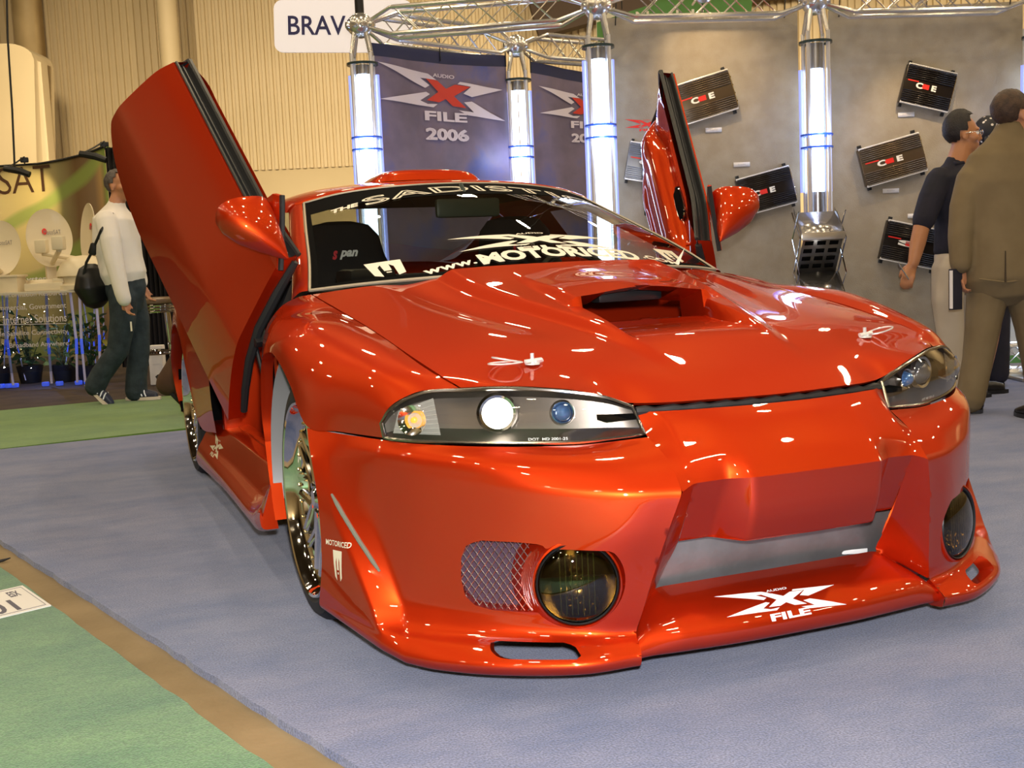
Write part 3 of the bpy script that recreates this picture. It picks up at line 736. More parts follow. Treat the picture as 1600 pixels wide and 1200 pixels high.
# ---- doors, hinged at the front and swung up
DTH, DRZ, DRY = math.radians(48.0), math.radians(13.8), math.radians(-5.1)
HG = Vector((-.82, .58, .75))
DM = Matrix.Translation(HG+Vector((-.023, .076, .037))) @ Matrix.Rotation(DRZ, 4, 'Z') @ Matrix.Rotation(DRY, 4, 'Y') @ Matrix.Rotation(DTH, 4, 'X') @ Matrix.Translation(-HG)
DMR = Matrix.Translation(HG+Vector((-.005, .076, .037))) @ Matrix.Rotation(math.radians(10.2), 4, 'Z') @ Matrix.Rotation(DRY, 4, 'Y') @ Matrix.Rotation(DTH, 4, 'X') @ Matrix.Translation(-HG)
SX = Matrix.Scale(-1, 4, (1, 0, 0))
def dz(y): return .885+.042*(y-.6)/1.1
zs = [1.0, .82, .58, .36, .16, 0.0]
def door_outer(y, t):
    """t: 1 at the belt, 0 at the sill"""
    z = .275+(dz(y)-.275)*t
    x = .905-.115*max(0, (t-.35)/.65)**1.7-.02*max(0, (.35-t)/.35)**1.5
    if .42 < t < .62: x += .006
    x -= .035*sstep(.95, .58, y)*t
    return np.array([x, y, z])
def yend(t): return float(np.interp(t, [0, .08, .2, .36, .48, .55, .70, .88, 1.0], [1.44, 1.61, 1.72, 1.77, 1.75, 1.735, 1.70, 1.655, 1.61]))
def yst(t): return .54+.16*t
Yn = 9; Tn = [1.0, .88, .70, .55, .48, .36, .2, .08, 0]
outer = [[door_outer(yst(t)+(yend(t)-yst(t))*k/Yn, t) for k in range(Yn+1)] for t in Tn]
inner = []
for t in Tn:
    row = []
    for k in range(Yn+1):
        y = yst(t)+(yend(t)-yst(t))*k/Yn; p = door_outer(y, t); e_ = min(1, min(k, Yn-k)/1.0)
        d = .055+.045*e_*sstep(0, .12, t)*(1-.35*sstep(.8, 1, t))
        if .33 < t < .52 and 2 < k < 9: d += .035
        if .54 < t < .9 and 1 < k < 8: d -= .025
        row.append((p[0]-d, p[1], p[2]))
    inner.append(row)
for s in (-1, 1):
    MD = DM if s < 0 else SX @ DMR @ SX
    bm = bmesh.new(); Ao = patch(outer, sr=(4,), kr=5, kc=4, er=.3); grid_to(bm, Ao, s)
    h, wd = Ao.shape[:2]
    Ai = patch(inner, sr=(4,), kr=5, kc=4, er=.3)
    # folded edges of the skin
    Ao_in = Ao-np.array([.03, 0, 0])
    for a, b in ((Ao[:, 0], Ao_in[:, 0]), (Ao[:, -1], Ao_in[:, -1]), (Ao[-1], Ao_in[-1]), (Ao[0], Ao_in[0]-np.array([-.018, 0, .004]))): grid_to(bm, np.array([a, b]), s)
    weld(bm, .0005)
    door = bmk('door', bm, paint, car); door.matrix_world = MD
    bm = bmesh.new(); grid_to(bm, Ai, s)
    for a, b in ((Ai[:, 0], Ao_in[:, 0]), (Ai[:, -1], Ao_in[:, -1]), (Ai[-1], Ao_in[-1])): grid_to(bm, np.array([a, b]), s)
    weld(bm, .0005); bmk('door_lining', bm, paint, door)
    # dark window slot with its two seals
    bm = bmesh.new(); top = Ao[0]
    grid_to(bm, np.array([top-[.014, 0, .003], top-[.018, 0, .022], top-[.052, 0, .022], top-[.058, 0, -.004]]), s)
    for off, rr_ in (((.012, 0, -.001), .0055), ((.060, 0, -.006), .009), ((.036, 0, .014), .004)):
        tube(bm, [(s*(p[0]-off[0]), p[1], p[2]-off[2]) for p in top], rr_, 6)
    bmk('window_slot', bm, MATS.get('slot_rubber') or mat('slot_rubber', (.028, .027, .024), .35), door)
    bm = bmesh.new()
    edge = [(s*(door_outer(yst(t), t)[0]-.055), yst(t)-.004, .275+(dz(.6)-.275)*t) for t in (.05, .2, .4, .6, .8, .98)]
    tube(bm, edge, [.012, .014, .016, .018, .018, .012], 8); 
    bmk('door_seal', bm, black_rubber, door); bm = bmesh.new(); edge = [(s*(door_outer(yend(t), t)[0]-.06), yend(t)+.004, .275+(dz(1.6)-.275)*t) for t in (0, .2, .4, .6, .8, 1)]
    tube(bm, edge, .010, 8); bmk('door_seal', bm, black_rubber, door)
    # mirror sail and mirror
    bm = bmesh.new()
    q = [(s*.795, .66, .885), (s*.80, .90, .892), (s*.755, .86, 1.015), (s*.742, .835, 1.028)]
    a = [bm.verts.new(v) for v in q]; b = [bm.verts.new((v[0]-s*.014, v[1], v[2])) for v in q]
    bm.faces.new(a); bm.faces.new(b[::-1])
    for i in range(4): bm.faces.new((a[i], b[i], b[(i+1) % 4], a[(i+1) % 4]))
    sail = bmk('mirror_sail', bm, paint, door, smooth=False)
    bm = bmesh.new(); tube(bm, [(s*.784, .655, .885), (s*.758, .745, .96), (s*.736, .835, 1.03)], .009, 6); bmk('sail_seal', bm, black_rubber, door)
    # mirror shell: teardrop with its point low at the front, glass on the blunt end
    bm = bmesh.new(); secs = [(.600, .800, .912, .004, .004), (.625, .808, .918, .020, .022), (.665, .838, .930, .052, .042), (.715, .872, .942, .084, .060), (.770, .893, .951, .104, .071), (.815, .899, .955, .108, .074), (.840, .899, .955, .104, .070), (.850, .899, .955, .092, .060)]
    secs = [(.655+(q[0]-.60)*.80, .768+q[3]*.84*.97, .935+(q[2]-.912)*.8, q[3]*.84, q[4]*.86) for q in secs]
    ring_ = []
    for y, cx_, cz_, a_, b_ in secs:
        rr_ = []
        for k in range(28):
            t = 2*PI*k/28; c_, s_ = math.cos(t), math.sin(t); e_ = .82
            rr_.append(bm.verts.new((s*(cx_+a_*abs(c_)**e_*(1 if c_ > 0 else -1)), y, cz_+b_*abs(s_)**e_*(1 if s_ > 0 else -1))))
        ring_.append(rr_)
    for A_, B_ in zip(ring_, ring_[1:]):
        for k in range(28): bm.faces.new((A_[k], A_[(k+1) % 28], B_[(k+1) % 28], B_[k]))
    bm.faces.new(ring_[0]); bm.faces.new(ring_[-1])
    bmk('side_mirror', bm, paint, door)
    bm = bmesh.new(); vs = [bm.verts.new((s*(.850+.070*math.cos(t)), .8565, .969+.046*math.sin(t))) for t in [2*PI*k/24 for k in range(24)]]; bm.faces.new(vs); bmk('mirror_glass', bm, chrome, door)
    # pull recess, speaker and latch on the lining
    def on_in(y, t, d=.0):
        i = int(round((1-t)*(Ai.shape[0]-1))); j = int(round((y-.6)/(1.1)*(Ai.shape[1]-1))); j = max(0, min(Ai.shape[1]-1, j)); p = Ai[i, j]; return Vector((s*(p[0]-d), p[1], p[2]))
    bm = bmesh.new(); p = on_in(.80, .30, -.004); M = axis_m(p, (-s, 0, .05)); lathe(bm, [(0, .008), (.03, .010), (.045, .004), (.075, .014), (.088, .010), (.092, -.03)], M, 32)
    bmk('door_speaker', bm, black_plastic, door, label='round black door speaker')
    bm = bmesh.new(); p = on_in(1.12, .66, .004); box(bm, p, (.03, .15, .055), None, .01); bmk('pull_recess', bm, black_void, door)
    bm = bmesh.new(); p = on_in(1.12, .66, .012); 
    loop = [p+Vector((0, .085*math.cos(t), .036*math.sin(t))) for t in [2*PI*k/20 for k in range(20)]]; tube(bm, loop, .004, 6, closed=True); bmk('pull_bezel', bm, chrome, door)
    bm = bmesh.new(); p = on_in(.66, .55, .0); box(bm, p+Vector((0, -.03, .02)), (.05, .12, .03), None, .005); tube(bm, [p, p+Vector((s*.01, -.16, -.06))], .007, 8); bmk('hinge_arm', bm, black_plastic, door)
for s in (-1, 1):
    bm = bmesh.new(); tube(bm, [(s*.755, .78, .965), (s*.815, .74, .975)], .007, 8); tube(bm, [(s*.812, .742, .955), (s*.812, .742, .995)], .010, 8)
    bmk('door_hinge', bm, paint, car)
# ---- sills and skirts
K = [[(.80, .56, .300), (.855, .56, .300), (.885, .565, .270), (.905, .57, .225), (.945, .575, .19), (.958, .58, .165), (.945, .58, .135), (.90, .58, .13)],
     [(.80, .8, .300), (.855, .8, .298), (.880, .8, .255), (.900, .8, .215), (.935, .8, .180), (.948, .8, .155), (.935, .8, .125), (.89, .8, .12)],
     [(.80, 1.4, .300), (.855, 1.4, .296), (.878, 1.4, .25), (.895, 1.4, .215), (.925, 1.4, .18), (.938, 1.4, .15), (.925, 1.4, .115), (.88, 1.4, .105)],
     [(.80, 2.08, .300), (.86, 2.08, .298), (.895, 2.08, .255), (.915, 2.08, .22), (.935, 2.08, .185), (.945, 2.09, .14), (.930, 2.09, .10), (.885, 2.09, .09)]]
K0 = [[(.925, .385, .300), (.935, .385, .27), (.945, .385, .24), (.955, .380, .21), (.962, .375, .225), (.965, .37, .20), (.955, .37, .175), (.91, .38, .17)],
      [(.88, .47, .300), (.905, .47, .290), (.925, .47, .265), (.945, .47, .225), (.960, .47, .205), (.965, .47, .18), (.952, .47, .150), (.905, .47, .145)]]
bm = bmesh.new(); grid_to(bm, patch(K0+K, sr=(), scn=(1, 3), kr=6, kc=4), 1)
e_ = patch(K0+K, sr=(), scn=(1, 3), kr=6, kc=4)[0]
bm.faces.new([bm.verts.new(p) for p in e_])
weld(bm, .0008); sk = bmk('side_skirt', bm, paint, car); sk_t = tree_of(sk); sk2 = mir(sk)
bm = emblem()
for v in bm.verts: v.co = v.co*.13
wrap(bm, tree_of(sk2), (-.905, 1.75, .235), (0, -1, 0), (.35, 0, .9), (1, 0, -.5)); bmk('skirt_decal', bm, silver_vinyl, sk2, smooth=False, recalc=False)
# door openings, floor, cabin
bm = bmesh.new()
box(bm, (0, 1.3, .20), (1.62, 1.9, .03)); box(bm, (0, .60, .53), (1.44, .03, .56)); box(bm, (0, 2.3, .55), (1.5, .03, .6))
for s in (-1, 1):
    box(bm, (s*.775, 1.3, .255), (.06, 1.6, .10), None, .01); box(bm, (s*.765, .60, .49), (.17, .05, .40), None, .015); box(bm, (s*.76, 1.80, .60), (.20, .05, .68), None, .015)
bmk('cabin_tub', bm, paint, car)
bm = bmesh.new(); box(bm, (0, 1.25, .225), (1.40, 1.2, .02)); box(bm, (0, 1.25, .30), (.22, 1.1, .16), None, .03); box(bm, (0, 2.18, .62), (1.35, .10, .55), None, .04)
box(bm, (0, 2.7, .86), (1.3, 1.0, .03)); bmk('cabin_trim', bm, seat_m, car)
bm = bmesh.new(); D = [[(0, .30, .885), (.35, .37, .880), (.66, .52, .865)], [(0, .55, .885), (.35, .58, .890), (.69, .66, .860)], [(0, .78, .865), (.35, .80, .870), (.70, .82, .845)], [(0, .84, .74), (.35, .86, .74), (.70, .86, .74)], [(0, .80, .55), (.35, .8, .55), (.70, .8, .55)]]
for s in (1, -1): grid_to(bm, patch(D, kr=5, kc=5), s)
bmk('dashboard', bm, black_plastic, car)
bm = bmesh.new(); box(bm, (0, 1.75, 1.205), (1.0, .9, .01)); bmk('headliner', bm, black_void, car)
bm = bmesh.new(); box(bm, (0, 0, 0), (.25, .03, .07), None, .014); tube(bm, [(0, 0, .03), (0, .06, .09)], .008)
rv = bmk('rear_view_mirror', bm, MATS.get('mirror_back') or mat('mirror_back', (.03, .045, .035), .4), car); rv.location = (-.03, 1.01, 1.135)
for s in (-1, 1):
    bm = bmesh.new()
    S = [(.30, 0), (.33, .18), (.30, .42), (.27, .58), (.20, .70), (.135, .80), (.11, .88), (.06, .905)]
    # backrest with shoulder wings
    def ring(z, wd, th, y):
        return [(wd*math.cos(a)*(1+.0), y+th*math.sin(a), z) for a in [2*PI*k/20 for k in range(20)]]
    prof = [(.30, .25, .07, 1.62), (.45, .27, .085, 1.68), (.62, .285, .09, 1.72), (.78, .27, .085, 1.75), (.90, .21, .07, 1.77), (.98, .175, .06, 1.79), (1.06, .16, .055, 1.81), (1.105, .12, .045, 1.815), (1.12, .05, .02, 1.815)]
    R_ = [[bm.verts.new((s*.38+p[0]*1.0, p[1]-.25, p[2])) for p in ring(z, wd, th, y)] for z, wd, th, y in prof]
    for i in range(len(R_)-1):
        for k in range(20): bm.faces.new((R_[i][k], R_[i][(k+1) % 20], R_[i+1][(k+1) % 20], R_[i+1][k]))
    bm.faces.new(R_[0][::-1]); bm.faces.new(R_[-1])
    st = bmk('seat', bm, seat_m, car, label='black bucket seat')
    bm = bmesh.new(); box(bm, (s*.38, 1.22, .32), (.50, .50, .16), Matrix.Rotation(math.radians(8), 3, 'X'), .05); bmk('seat_cushion', bm, seat_m, st)
    bm = bmesh.new(); t = fit(text_bm('s', 1, .04, shear=.35), -.055, 0, .022, .036); join(bm, t, 0); t = fit(text_bm('pan', 1, .04, shear=.35), .0, 0, .075, .036); join(bm, t, 1)
    for v in bm.verts: v.co = Vector((s*.38+.0+v.co.x, 1.435, .985+v.co.y))
    bmk('seat_print', bm, [MATS.get('red_print') or mat('red_print', (.75, .03, .05), .5), pure_white], st, smooth=False, recalc=False)
bm = bmesh.new(); M = axis_m((.37, .93, .80), (0, 1, -.45)); lathe(bm, [(.17+.014*math.cos(t), .014*math.sin(t)) for t in [2*PI*k/10 for k in range(10)]], M, 40, closed=True)
for a in (-.3, PI+.3, -PI/2): tube(bm, [M @ Vector((0, 0, .01)), M @ Vector((.17*math.cos(a), .17*math.sin(a), 0))], .013, 6)
lathe(bm, [(0, -.02), (.05, -.018), (.055, .02), (0, .03)], M, 20); bmk('steering_wheel', bm, black_plastic, car)
bm = bmesh.new(); box(bm, (-.52, .67, .905), (.19, .09, .05), Matrix.Rotation(.4, 3, 'Z'), .02); bmk('gauge_pod', bm, black_plastic, car)

# ---- wheels
def wheel(x, y, s):
    R, RR, WD = .325, .262, .235
    M = axis_m((x, y, R), (s, 0, 0))
    o = WD/2
    e = bpy.data.objects.new('wheel', None); COL.objects.link(e); e.parent = car
    bm = bmesh.new()
    lathe(bm, [(RR-.006, -o+.02), (RR+.01, -o+.006), (R-.022, -o+.002), (R-.004, -o+.022), (R, -o+.05), (R, o-.05), (R-.004, o-.024), (R-.020, o-.004), (RR+.012, o+.004), (RR+.002, o-.002), (RR-.006, o-.02)], M, 72)
    for q in (-.06, -.02, .02, .06):
        lathe(bm, [(R+.0005, q-.003), (R-.004, q), (R+.0005, q+.003)], M, 72)
    bmk('tire', bm, tire_m, e)
    bm = bmesh.new()
    lathe(bm, [(RR+.002, o+.001), (RR-.002, o+.006), (RR-.008, o+.003), (RR-.012, o-.006), (RR-.018, o-.020), (RR-.027, o-.032), (RR-.036, o-.036), (RR-.046, o-.038), (RR-.052, o-.060), (RR-.058, -o+.03), (RR-.02, -o+.01), (RR, -o+.02)], M, 72)
    bmk('rim_barrel', bm, chrome, e, label='deep polished rim')
    bm = bmesh.new(); zf = o-.034
    for k in range(30):
        a = 2*PI*k/30; c = Vector(((RR-.043)*math.cos(a), (RR-.043)*math.sin(a), zf-.004))
        lathe(bm, [(0, .012), (.0042, .011), (.006, .006), (.006, -.004)], M @ Matrix.Translation(c), 6)
    bmk('rim_bolts', bm, MATS.get('gold_bolt') or mat('gold_bolt', (.80, .66, .36), .15, 1.0), e)
    for k in range(9):
        a = 2*PI*k/9; bm = bmesh.new()
        for sg in (-1, 1):
            p0 = Vector((.045*math.cos(a), .045*math.sin(a), zf-.012)); p1 = Vector((.115*math.cos(a+sg*.05), .115*math.sin(a+sg*.05), zf-.010)); p2 = Vector(((RR-.046)*math.cos(a+sg*.235), (RR-.046)*math.sin(a+sg*.235), zf-.004))
            tube(bm, [M @ p0, M @ p1, M @ p2], [.017, .0115, .012], 8)
        bmk('spoke', bm, chrome, e)
    bm = bmesh.new(); lathe(bm, [(0, zf+.012), (.022, zf+.012), (.028, zf+.004), (.034, zf-.002), (.060, zf-.006), (.066, zf-.03)], M, 30)
    for k in range(5):
        a = 2*PI*k/5; lathe(bm, [(0, .012), (.008, .012), (.009, 0)], M @ Matrix.Translation((.047*math.cos(a), .047*math.sin(a), zf-.006)), 6)
    bmk('hub_cap', bm, chrome, e)
    bm = bmesh.new(); lathe(bm, [(0, zf-.07), (.165, zf-.07), (.168, zf-.082), (.165, zf-.094), (0, zf-.094)], M, 48); bmk('brake_disc', bm, dull_metal, e)
    return e
for s in (-1, 1):
    wheel(s*.785, 0.0, s); wheel(s*.79, 2.515, s)
    for yc in (0.02, 2.51):
        bm = bmesh.new(); rr_ = .375
        pts = [(yc+rr_*math.cos(t), .335+rr_*math.sin(t)) for t in np.linspace(math.radians(-12), math.radians(192), 30)]
        grid_to(bm, np.array([[(s*x, y, z) for y, z in pts] for x in (.915, .86, .80, .62)]))
        vs = [bm.verts.new((s*.60, y, z)) for y, z in pts]; bm.faces.new(vs)
        bmk('wheel_liner', bm, (MATS.get('liner') or mat('liner', (.38, .37, .36), .4, .4)) if yc < 1 else black_void, car)
    bm = bmesh.new(); tube(bm, [(s*.68, .03, .72), (s*.70, .02, .58)], .028, 12); tube(bm, [(s*.70, .02, .58), (s*.73, .01, .40)], .022, 12, mi=1)
    bmk('shock_absorber', bm, [black_plastic, pure_white], car)
    # bonnet pin with its ring
    h = hood_t.ray_cast(Vector((s*.473, -.585, 1.2)), Vector((0, 0, -1)))[0]
    bm = bmesh.new(); lathe(bm, [(0, .003), (.017, .003), (.018, 0)], Matrix.Translation(h), 20); tube(bm, [h+Vector((0, 0, -.005)), h+Vector((0, 0, .026))], .0045, 10)
    tube(bm, [h+Vector((-.020, -.004, .008)), h+Vector((.024, .002, .010))], .0048, 8); tube(bm, [h+Vector((.005, 0, .006)), h+Vector((.028, .012, .006))], .007, 8)
    pin = bmk('hood_pin', bm, MATS.get('satin_silver') or mat('satin_silver', (.80, .80, .78), .25, .5), hood, label='chrome bonnet pin')
    dr = -1 if s < 0 else 1
    loop = [h+Vector((dr*(.058+.036*math.cos(t)), .010+.026*math.sin(t), .014+.008*math.cos(t))) for t in [2*PI*k/28 for k in range(28)]]
    bm = bmesh.new(); tube(bm, loop, .0022, 6, closed=True)
    if s < 0:
        loop = [h+Vector((-.066+.040*math.cos(t), .004+.030*math.sin(t), .008)) for t in [2*PI*k/28 for k in range(28)]]; tube(bm, loop, .0020, 6, closed=True)
    bmk('lanyard_ring', bm, MATS['satin_silver'], hood, label='wire ring hanging on the bonnet pin')
# ================================================================ floor
blue_c = carpet('blue_carpet', [(.095, .135, .29), (.195, .22, .36)], .50)
green_c = carpet('green_carpet', [(.060, .19, .070), (.135, .29, .105)], .60)
green_b = carpet('green_carpet_far', [(.085, .20, .03), (.14, .27, .05)], .70)
conc = noisy('bare_concrete', (.20, .145, .07), (.30, .22, .115), 3.5, .55, .1, 60)
brown_c = noisy('brown_floor', (.030, .018, .012), (.055, .034, .022), 6, .85, .2, 90)
def slab(name, pts, z0, z1, m, label=None):
    bm = bmesh.new(); poly_plate(bm, pts, Matrix.Translation((0, 0, z0)), z1-z0); o = bmk(name, bm, m, None, smooth=False); o['kind'] = 'structure'
    if label: o['label'] = label
    return o
fx0, fx1, fy0, fy1 = -16, 22, -10, 30
slab('floor', [(fx0, fy0), (fx1, fy0), (fx1, fy1), (fx0, fy1)], -.22, -.02, conc)
def Lx(y, x0, y0, x1, y1): return x0+(y-y0)*(x1-x0)/(y1-y0)
be = lambda y: Lx(y, -1.724, 1.534, -1.03, -.976)
ge = lambda y: Lx(y, -1.71, 1.10, -1.172, -.90)
ramp = lambda y, f: (f(y), y)
jag = []
random.seed(3)
yb = 3.99
ys_ = np.linspace(-6, yb, 160)
edge = [(be(y)+random.uniform(-.004, .004), y) for y in ys_]
slab('floor_blue_carpet', [(11, -6)]+[(11, 3.15)]+[(-.79, 4.12)]+edge[::-1], -.02, 0.0, blue_c)
edge = [(ge(y)+random.uniform(-.004, .004), y) for y in ys_]
slab('floor_green_carpet', edge+[(-9, yb), (-9, -6)], -.02, -.002, green_c)
slab('floor_green_aisle', [(-9, 5.0), (-1.80, 4.08), (-.79, 4.22), (4.5, 3.77), (4.5, 5.80), (-.95, 6.30), (-1.87, 6.22), (-9, 7.2)], -.02, -.002, green_b)
slab('floor_dark_booth', [(-9, 7.22), (-1.87, 6.24), (-.95, 6.32), (4.5, 5.82), (9, 6), (9, 16), (-9, 16)], -.02, -.003, brown_c)
# ================================================================ helpers for things placed by depth
def at(px, py, d):
    dd = _fw+(px-800)/FPX*_r-(py-600)/FPX*_u; t = d/(dd @ F2); return Vector(CP+t*dd)
VR, VF, VZ = Vector(R2), Vector(F2), Vector((0, 0, 1))
def frame(right, up):
    x = Vector(right).normalized(); z = x.cross(Vector(up)).normalized(); y = z.cross(x)
    return Matrix((x, y, z)).transposed()
def localise(o, root):
    """children are modelled in world space: give the root its place and keep them there"""
    o.matrix_parent_inverse = Matrix.Identity(4)
def root_at(name, loc, label, cat, group=None):
    e = empty(name, loc, 0, label, cat, group); return e
def part(name, bm, m, root, **k):
    """world-space bmesh -> part of an Empty that stands elsewhere"""
    bmesh.ops.translate(bm, vec=-Vector(root.location), verts=bm.verts)
    return bmk(name, bm, m, root, **k)
def subpart(name, bm, m, p, root, **k):
    bmesh.ops.translate(bm, vec=-Vector(root.location), verts=bm.verts)
    return bmk(name, bm, m, p, **k)

# ================================================================ hall shell
rib_m = noisy('painted_steel_siding', (.52, .42, .25), (.58, .47, .29), .6, .5, 0.05, 20)
wall_m = noisy('painted_lower_wall', (.56, .46, .28), (.62, .51, .32), .5, .55)
roof_m = mat('dark_roof', (.045, .028, .018), .8)
WD = 25.0
def wallpts(a0, a1, pitch, dep):
    out = []; a = a0; k = 0
    while a < a1:
        out += [(a, 0), (a+pitch*.42, 0), (a+pitch*.52, dep), (a+pitch*.90, dep)]; a += pitch
    return out
bm = bmesh.new(); pr = wallpts(-20, 20, .150, .05); z0, z1 = 3.07, 9.2
for (a, q), (b, s_) in zip(pr, pr[1:]):
    vs = [bm.verts.new(B(x, WD+y, z)) for x, y, z in ((a, q, z0), (b, s_, z0), (b, s_, z1), (a, q, z1))]; bm.faces.new(vs)
weld(bm, .0005); o = bmk('wall_back', bm, rib_m, None, smooth=False); o['kind'] = 'structure'
bm = bmesh.new(); M = frame(VR, VZ)
box(bm, B(0, WD+.15, 1.52), (40, 3.12, .2), M); o = bmk('wall_back_lower', bm, wall_m, None, smooth=False); o['kind'] = 'structure'
def hall_wall(name, a0, d0, a1, d1, h=9.2):
    bm = bmesh.new(); p, q = B(a0, d0), B(a1, d1); c = (p+q)/2; M = frame(q-p, VZ)
    box(bm, (c.x, c.y, h/2), ((q-p).length, h, .2), M); o = bmk(name, bm, wall_m, None, smooth=False); o['kind'] = 'structure'
hall_wall('wall_left', -20, -12, -20, WD); hall_wall('wall_right', 20, -12, 20, WD); hall_wall('wall_front', -20, -12, 20, -12)
bm = bmesh.new(); p = B(0, 6.5, 9.3); box(bm, p, (41, 38, .15), frame(VR, VF)); o = bmk('ceiling', bm, roof_m, None, smooth=False); o['kind'] = 'structure'
# dark roof edge that cuts across the top of the back wall on the right
bm = bmesh.new()
def wp(px, py, d): v = at(px, py, d); return v
q = [wp(826, -60, 24), wp(826, 0, 24), wp(843, 57, 24), wp(905, 40, 24), wp(975, 21, 24), wp(1700, -60, 24), wp(1700, -260, 24), wp(826, -260, 24)]
a = [bm.verts.new(v) for v in q]; b = [bm.verts.new(v+VF*.4) for v in q]; bm.faces.new(a); bm.faces.new(b[::-1])
for i in range(len(a)): bm.faces.new((a[i], b[i], b[(i+1) % len(a)], a[(i+1) % len(a)]))
o = bmk('trim_1', bm, roof_m, None, smooth=False); o['kind'] = 'structure'; o['label'] = 'dark sloping soffit under the roof, cutting off the ribbed wall'
# round-cornered cover, duct and conduit on the wall
bm = bmesh.new(); p0, p1 = at(-60, 82, 22), at(96, 250, 22)
c = at(20, 330, 22); top = at(40, 82, 22).z
def rr_(t):
    pass
w_ = (at(96, 250, 22)-at(-90, 250, 22)).length
cm = at(3, 250, 22)
q = []
for k in range(9):
    t = k/8*PI/2; q.append((w_/2-.5+.5*math.sin(t), top-.3+.3*math.cos(t)))
pts = [(-w_/2, 0), (w_/2, 0)]+[(x, z) for x, z in q[::-1]]+[(-w_/2, top)]
poly_plate(bm, pts, Matrix.Translation((cm.x, cm.y, 0)) @ frame(VR, VZ).to_4x4(), .9)
bmesh.ops.bevel(bm, geom=[e for e in bm.edges if abs((e.verts[0].co-e.verts[1].co).normalized().z) > .9], offset=.3, segments=5, affect='EDGES')
o = bmk('duct_cover', bm, wall_m, None); tag(o, 'big plain tan round-cornered cover standing against the ribbed wall at far left', 'cover')
bm = bmesh.new(); p = at(264, 60, 23.8); r_ = .20
lathe(bm, [(r_+.006*(k % 2), 2.2+k*.05) for k in range(138)], Matrix.Translation((p.x, p.y, 0)), 24)
o = bmk('spiral_duct', bm, wall_m, None, ang=60); tag(o, 'tall round ribbed pipe running up the tan wall above the left door', 'pipe')
bm = bmesh.new(); p = at(45, 40, 23.9); box(bm, (p.x, p.y, 7.0), (.40, 6, .5), frame(VR, VZ)); o = bmk('wall_panel', bm, noisy('aged_tan_paint', (.40, .30, .15), (.50, .38, .20), 1.5, .6), None, smooth=False); tag(o, 'narrow darker vertical panel above the tan cover at far left', 'panel')
bm = bmesh.new(); tube(bm, [at(10, -30, 11.5), at(12, 60, 11.5), at(19, 170, 11.5), at(23, 262, 11.5)], .010, 6); o = bmk('hanging_cable', bm, black_rubber, None); tag(o, 'thin dark cable hanging down to the display wall at far left', 'cable')

# ================================================================ hanging signs
def rounded(wd, ht, r, n=6):
    out = []
    for cx, cy, a0 in ((wd/2-r, ht/2-r, 0), (-wd/2+r, ht/2-r, PI/2), (-wd/2+r, -ht/2+r, PI), (wd/2-r, -ht/2+r, 3*PI/2)):
        out += [(cx+r*math.cos(a0+k/n*PI/2), cy+r*math.sin(a0+k/n*PI/2)) for k in range(n+1)]
    return out
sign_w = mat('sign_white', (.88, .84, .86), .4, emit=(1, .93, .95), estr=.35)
navy = mat('navy_print', (.03, .03, .14), .5)
tl, tr, bl = at(432, 2, 14), at(641, 2, 14), at(432, 82, 14)
c = (at(537, 42, 14)); M = Matrix.Translation(c) @ frame(at(640, 42, 14)-at(432, 42, 14), VZ).to_4x4()
r = root_at('hanging_sign', c, 'white hanging sign with dark blue lettering behind the leftmost truss joint', 'sign')
bm = bmesh.new(); poly_plate(bm, rounded(1.63, .60, .10), M, .04); part('sign_board', bm, sign_w, r, smooth=False)
bm = fit(text_bm('BRAVO', 1, .012), -.30, 0, 0.90, .225); bmesh.ops.transform(bm, matrix=M @ Matrix.Translation((.10, .01, .043)), verts=bm.verts); part('sign_lettering', bm, navy, r, smooth=False, recalc=False)
for x in (-.5, .5):
    bm = bmesh.new(); p = M @ Vector((x, .3, .02)); tube(bm, [p, Vector((p.x, p.y, 9.2))], .006, 5); part('suspension_wire', bm, black_rubber, r)
# green banner and cream column banner behind
c = at(1020, 12, 11.5); Mg = Matrix.Translation(c) @ frame(VR, VZ).to_4x4()
r = root_at('green_banner', c, 'green hanging banner with cream lettering seen above the grey display panel', 'banner')
for x in (-.3, .6):
    bm = bmesh.new(); p = c+VR*x; tube(bm, [p, p+VZ*(9.2-c.z)], .006, 5); part('suspension_wire', bm, black_rubber, r)
bm = bmesh.new(); poly_plate(bm, [(-.55, -.30), (.9, -.42), (1.0, .25), (.45, .22), (-.05, .02), (-.55, -.12)], Mg, .02); part('banner_cloth', bm, mat('banner_green', (.10, .26, .06), .6), r, smooth=False)
bm = fit(text_bm('North Li', 1, .02), .28, -.10, .66, .13); bmesh.ops.transform(bm, matrix=Mg @ Matrix.Translation((-.12, 0, .022)), verts=bm.verts); part('banner_lettering', bm, white_vinyl, r, smooth=False, recalc=False)
c = at(948, 110, 12); Mg = Matrix.Translation(c) @ frame(VR, VZ).to_4x4()
r = root_at('cream_banner', c, 'narrow cream banner with dark characters hanging just left of the grey display panel', 'banner')
bm = bmesh.new(); poly_plate(bm, [(-.09, -1.5), (.10, -1.5), (.10, .62), (-.09, .50)], Mg, .02); part('banner_cloth', bm, white_vinyl, r, smooth=False)
bm = bmesh.new(); tube(bm, [c+VZ*.5, c+VZ*(9.2-c.z)], .006, 5); part('suspension_wire', bm, black_rubber, r)
bm = fit(text_bm('EINGIC', 1, .01), 0, 0, 1.1, .12); bmesh.ops.transform(bm, matrix=Mg @ Matrix.Translation((.02, -.10, .022)) @ Matrix.Rotation(PI/2, 4, 'Z'), verts=bm.verts); part('banner_lettering', bm, navy, r, smooth=False, recalc=False)

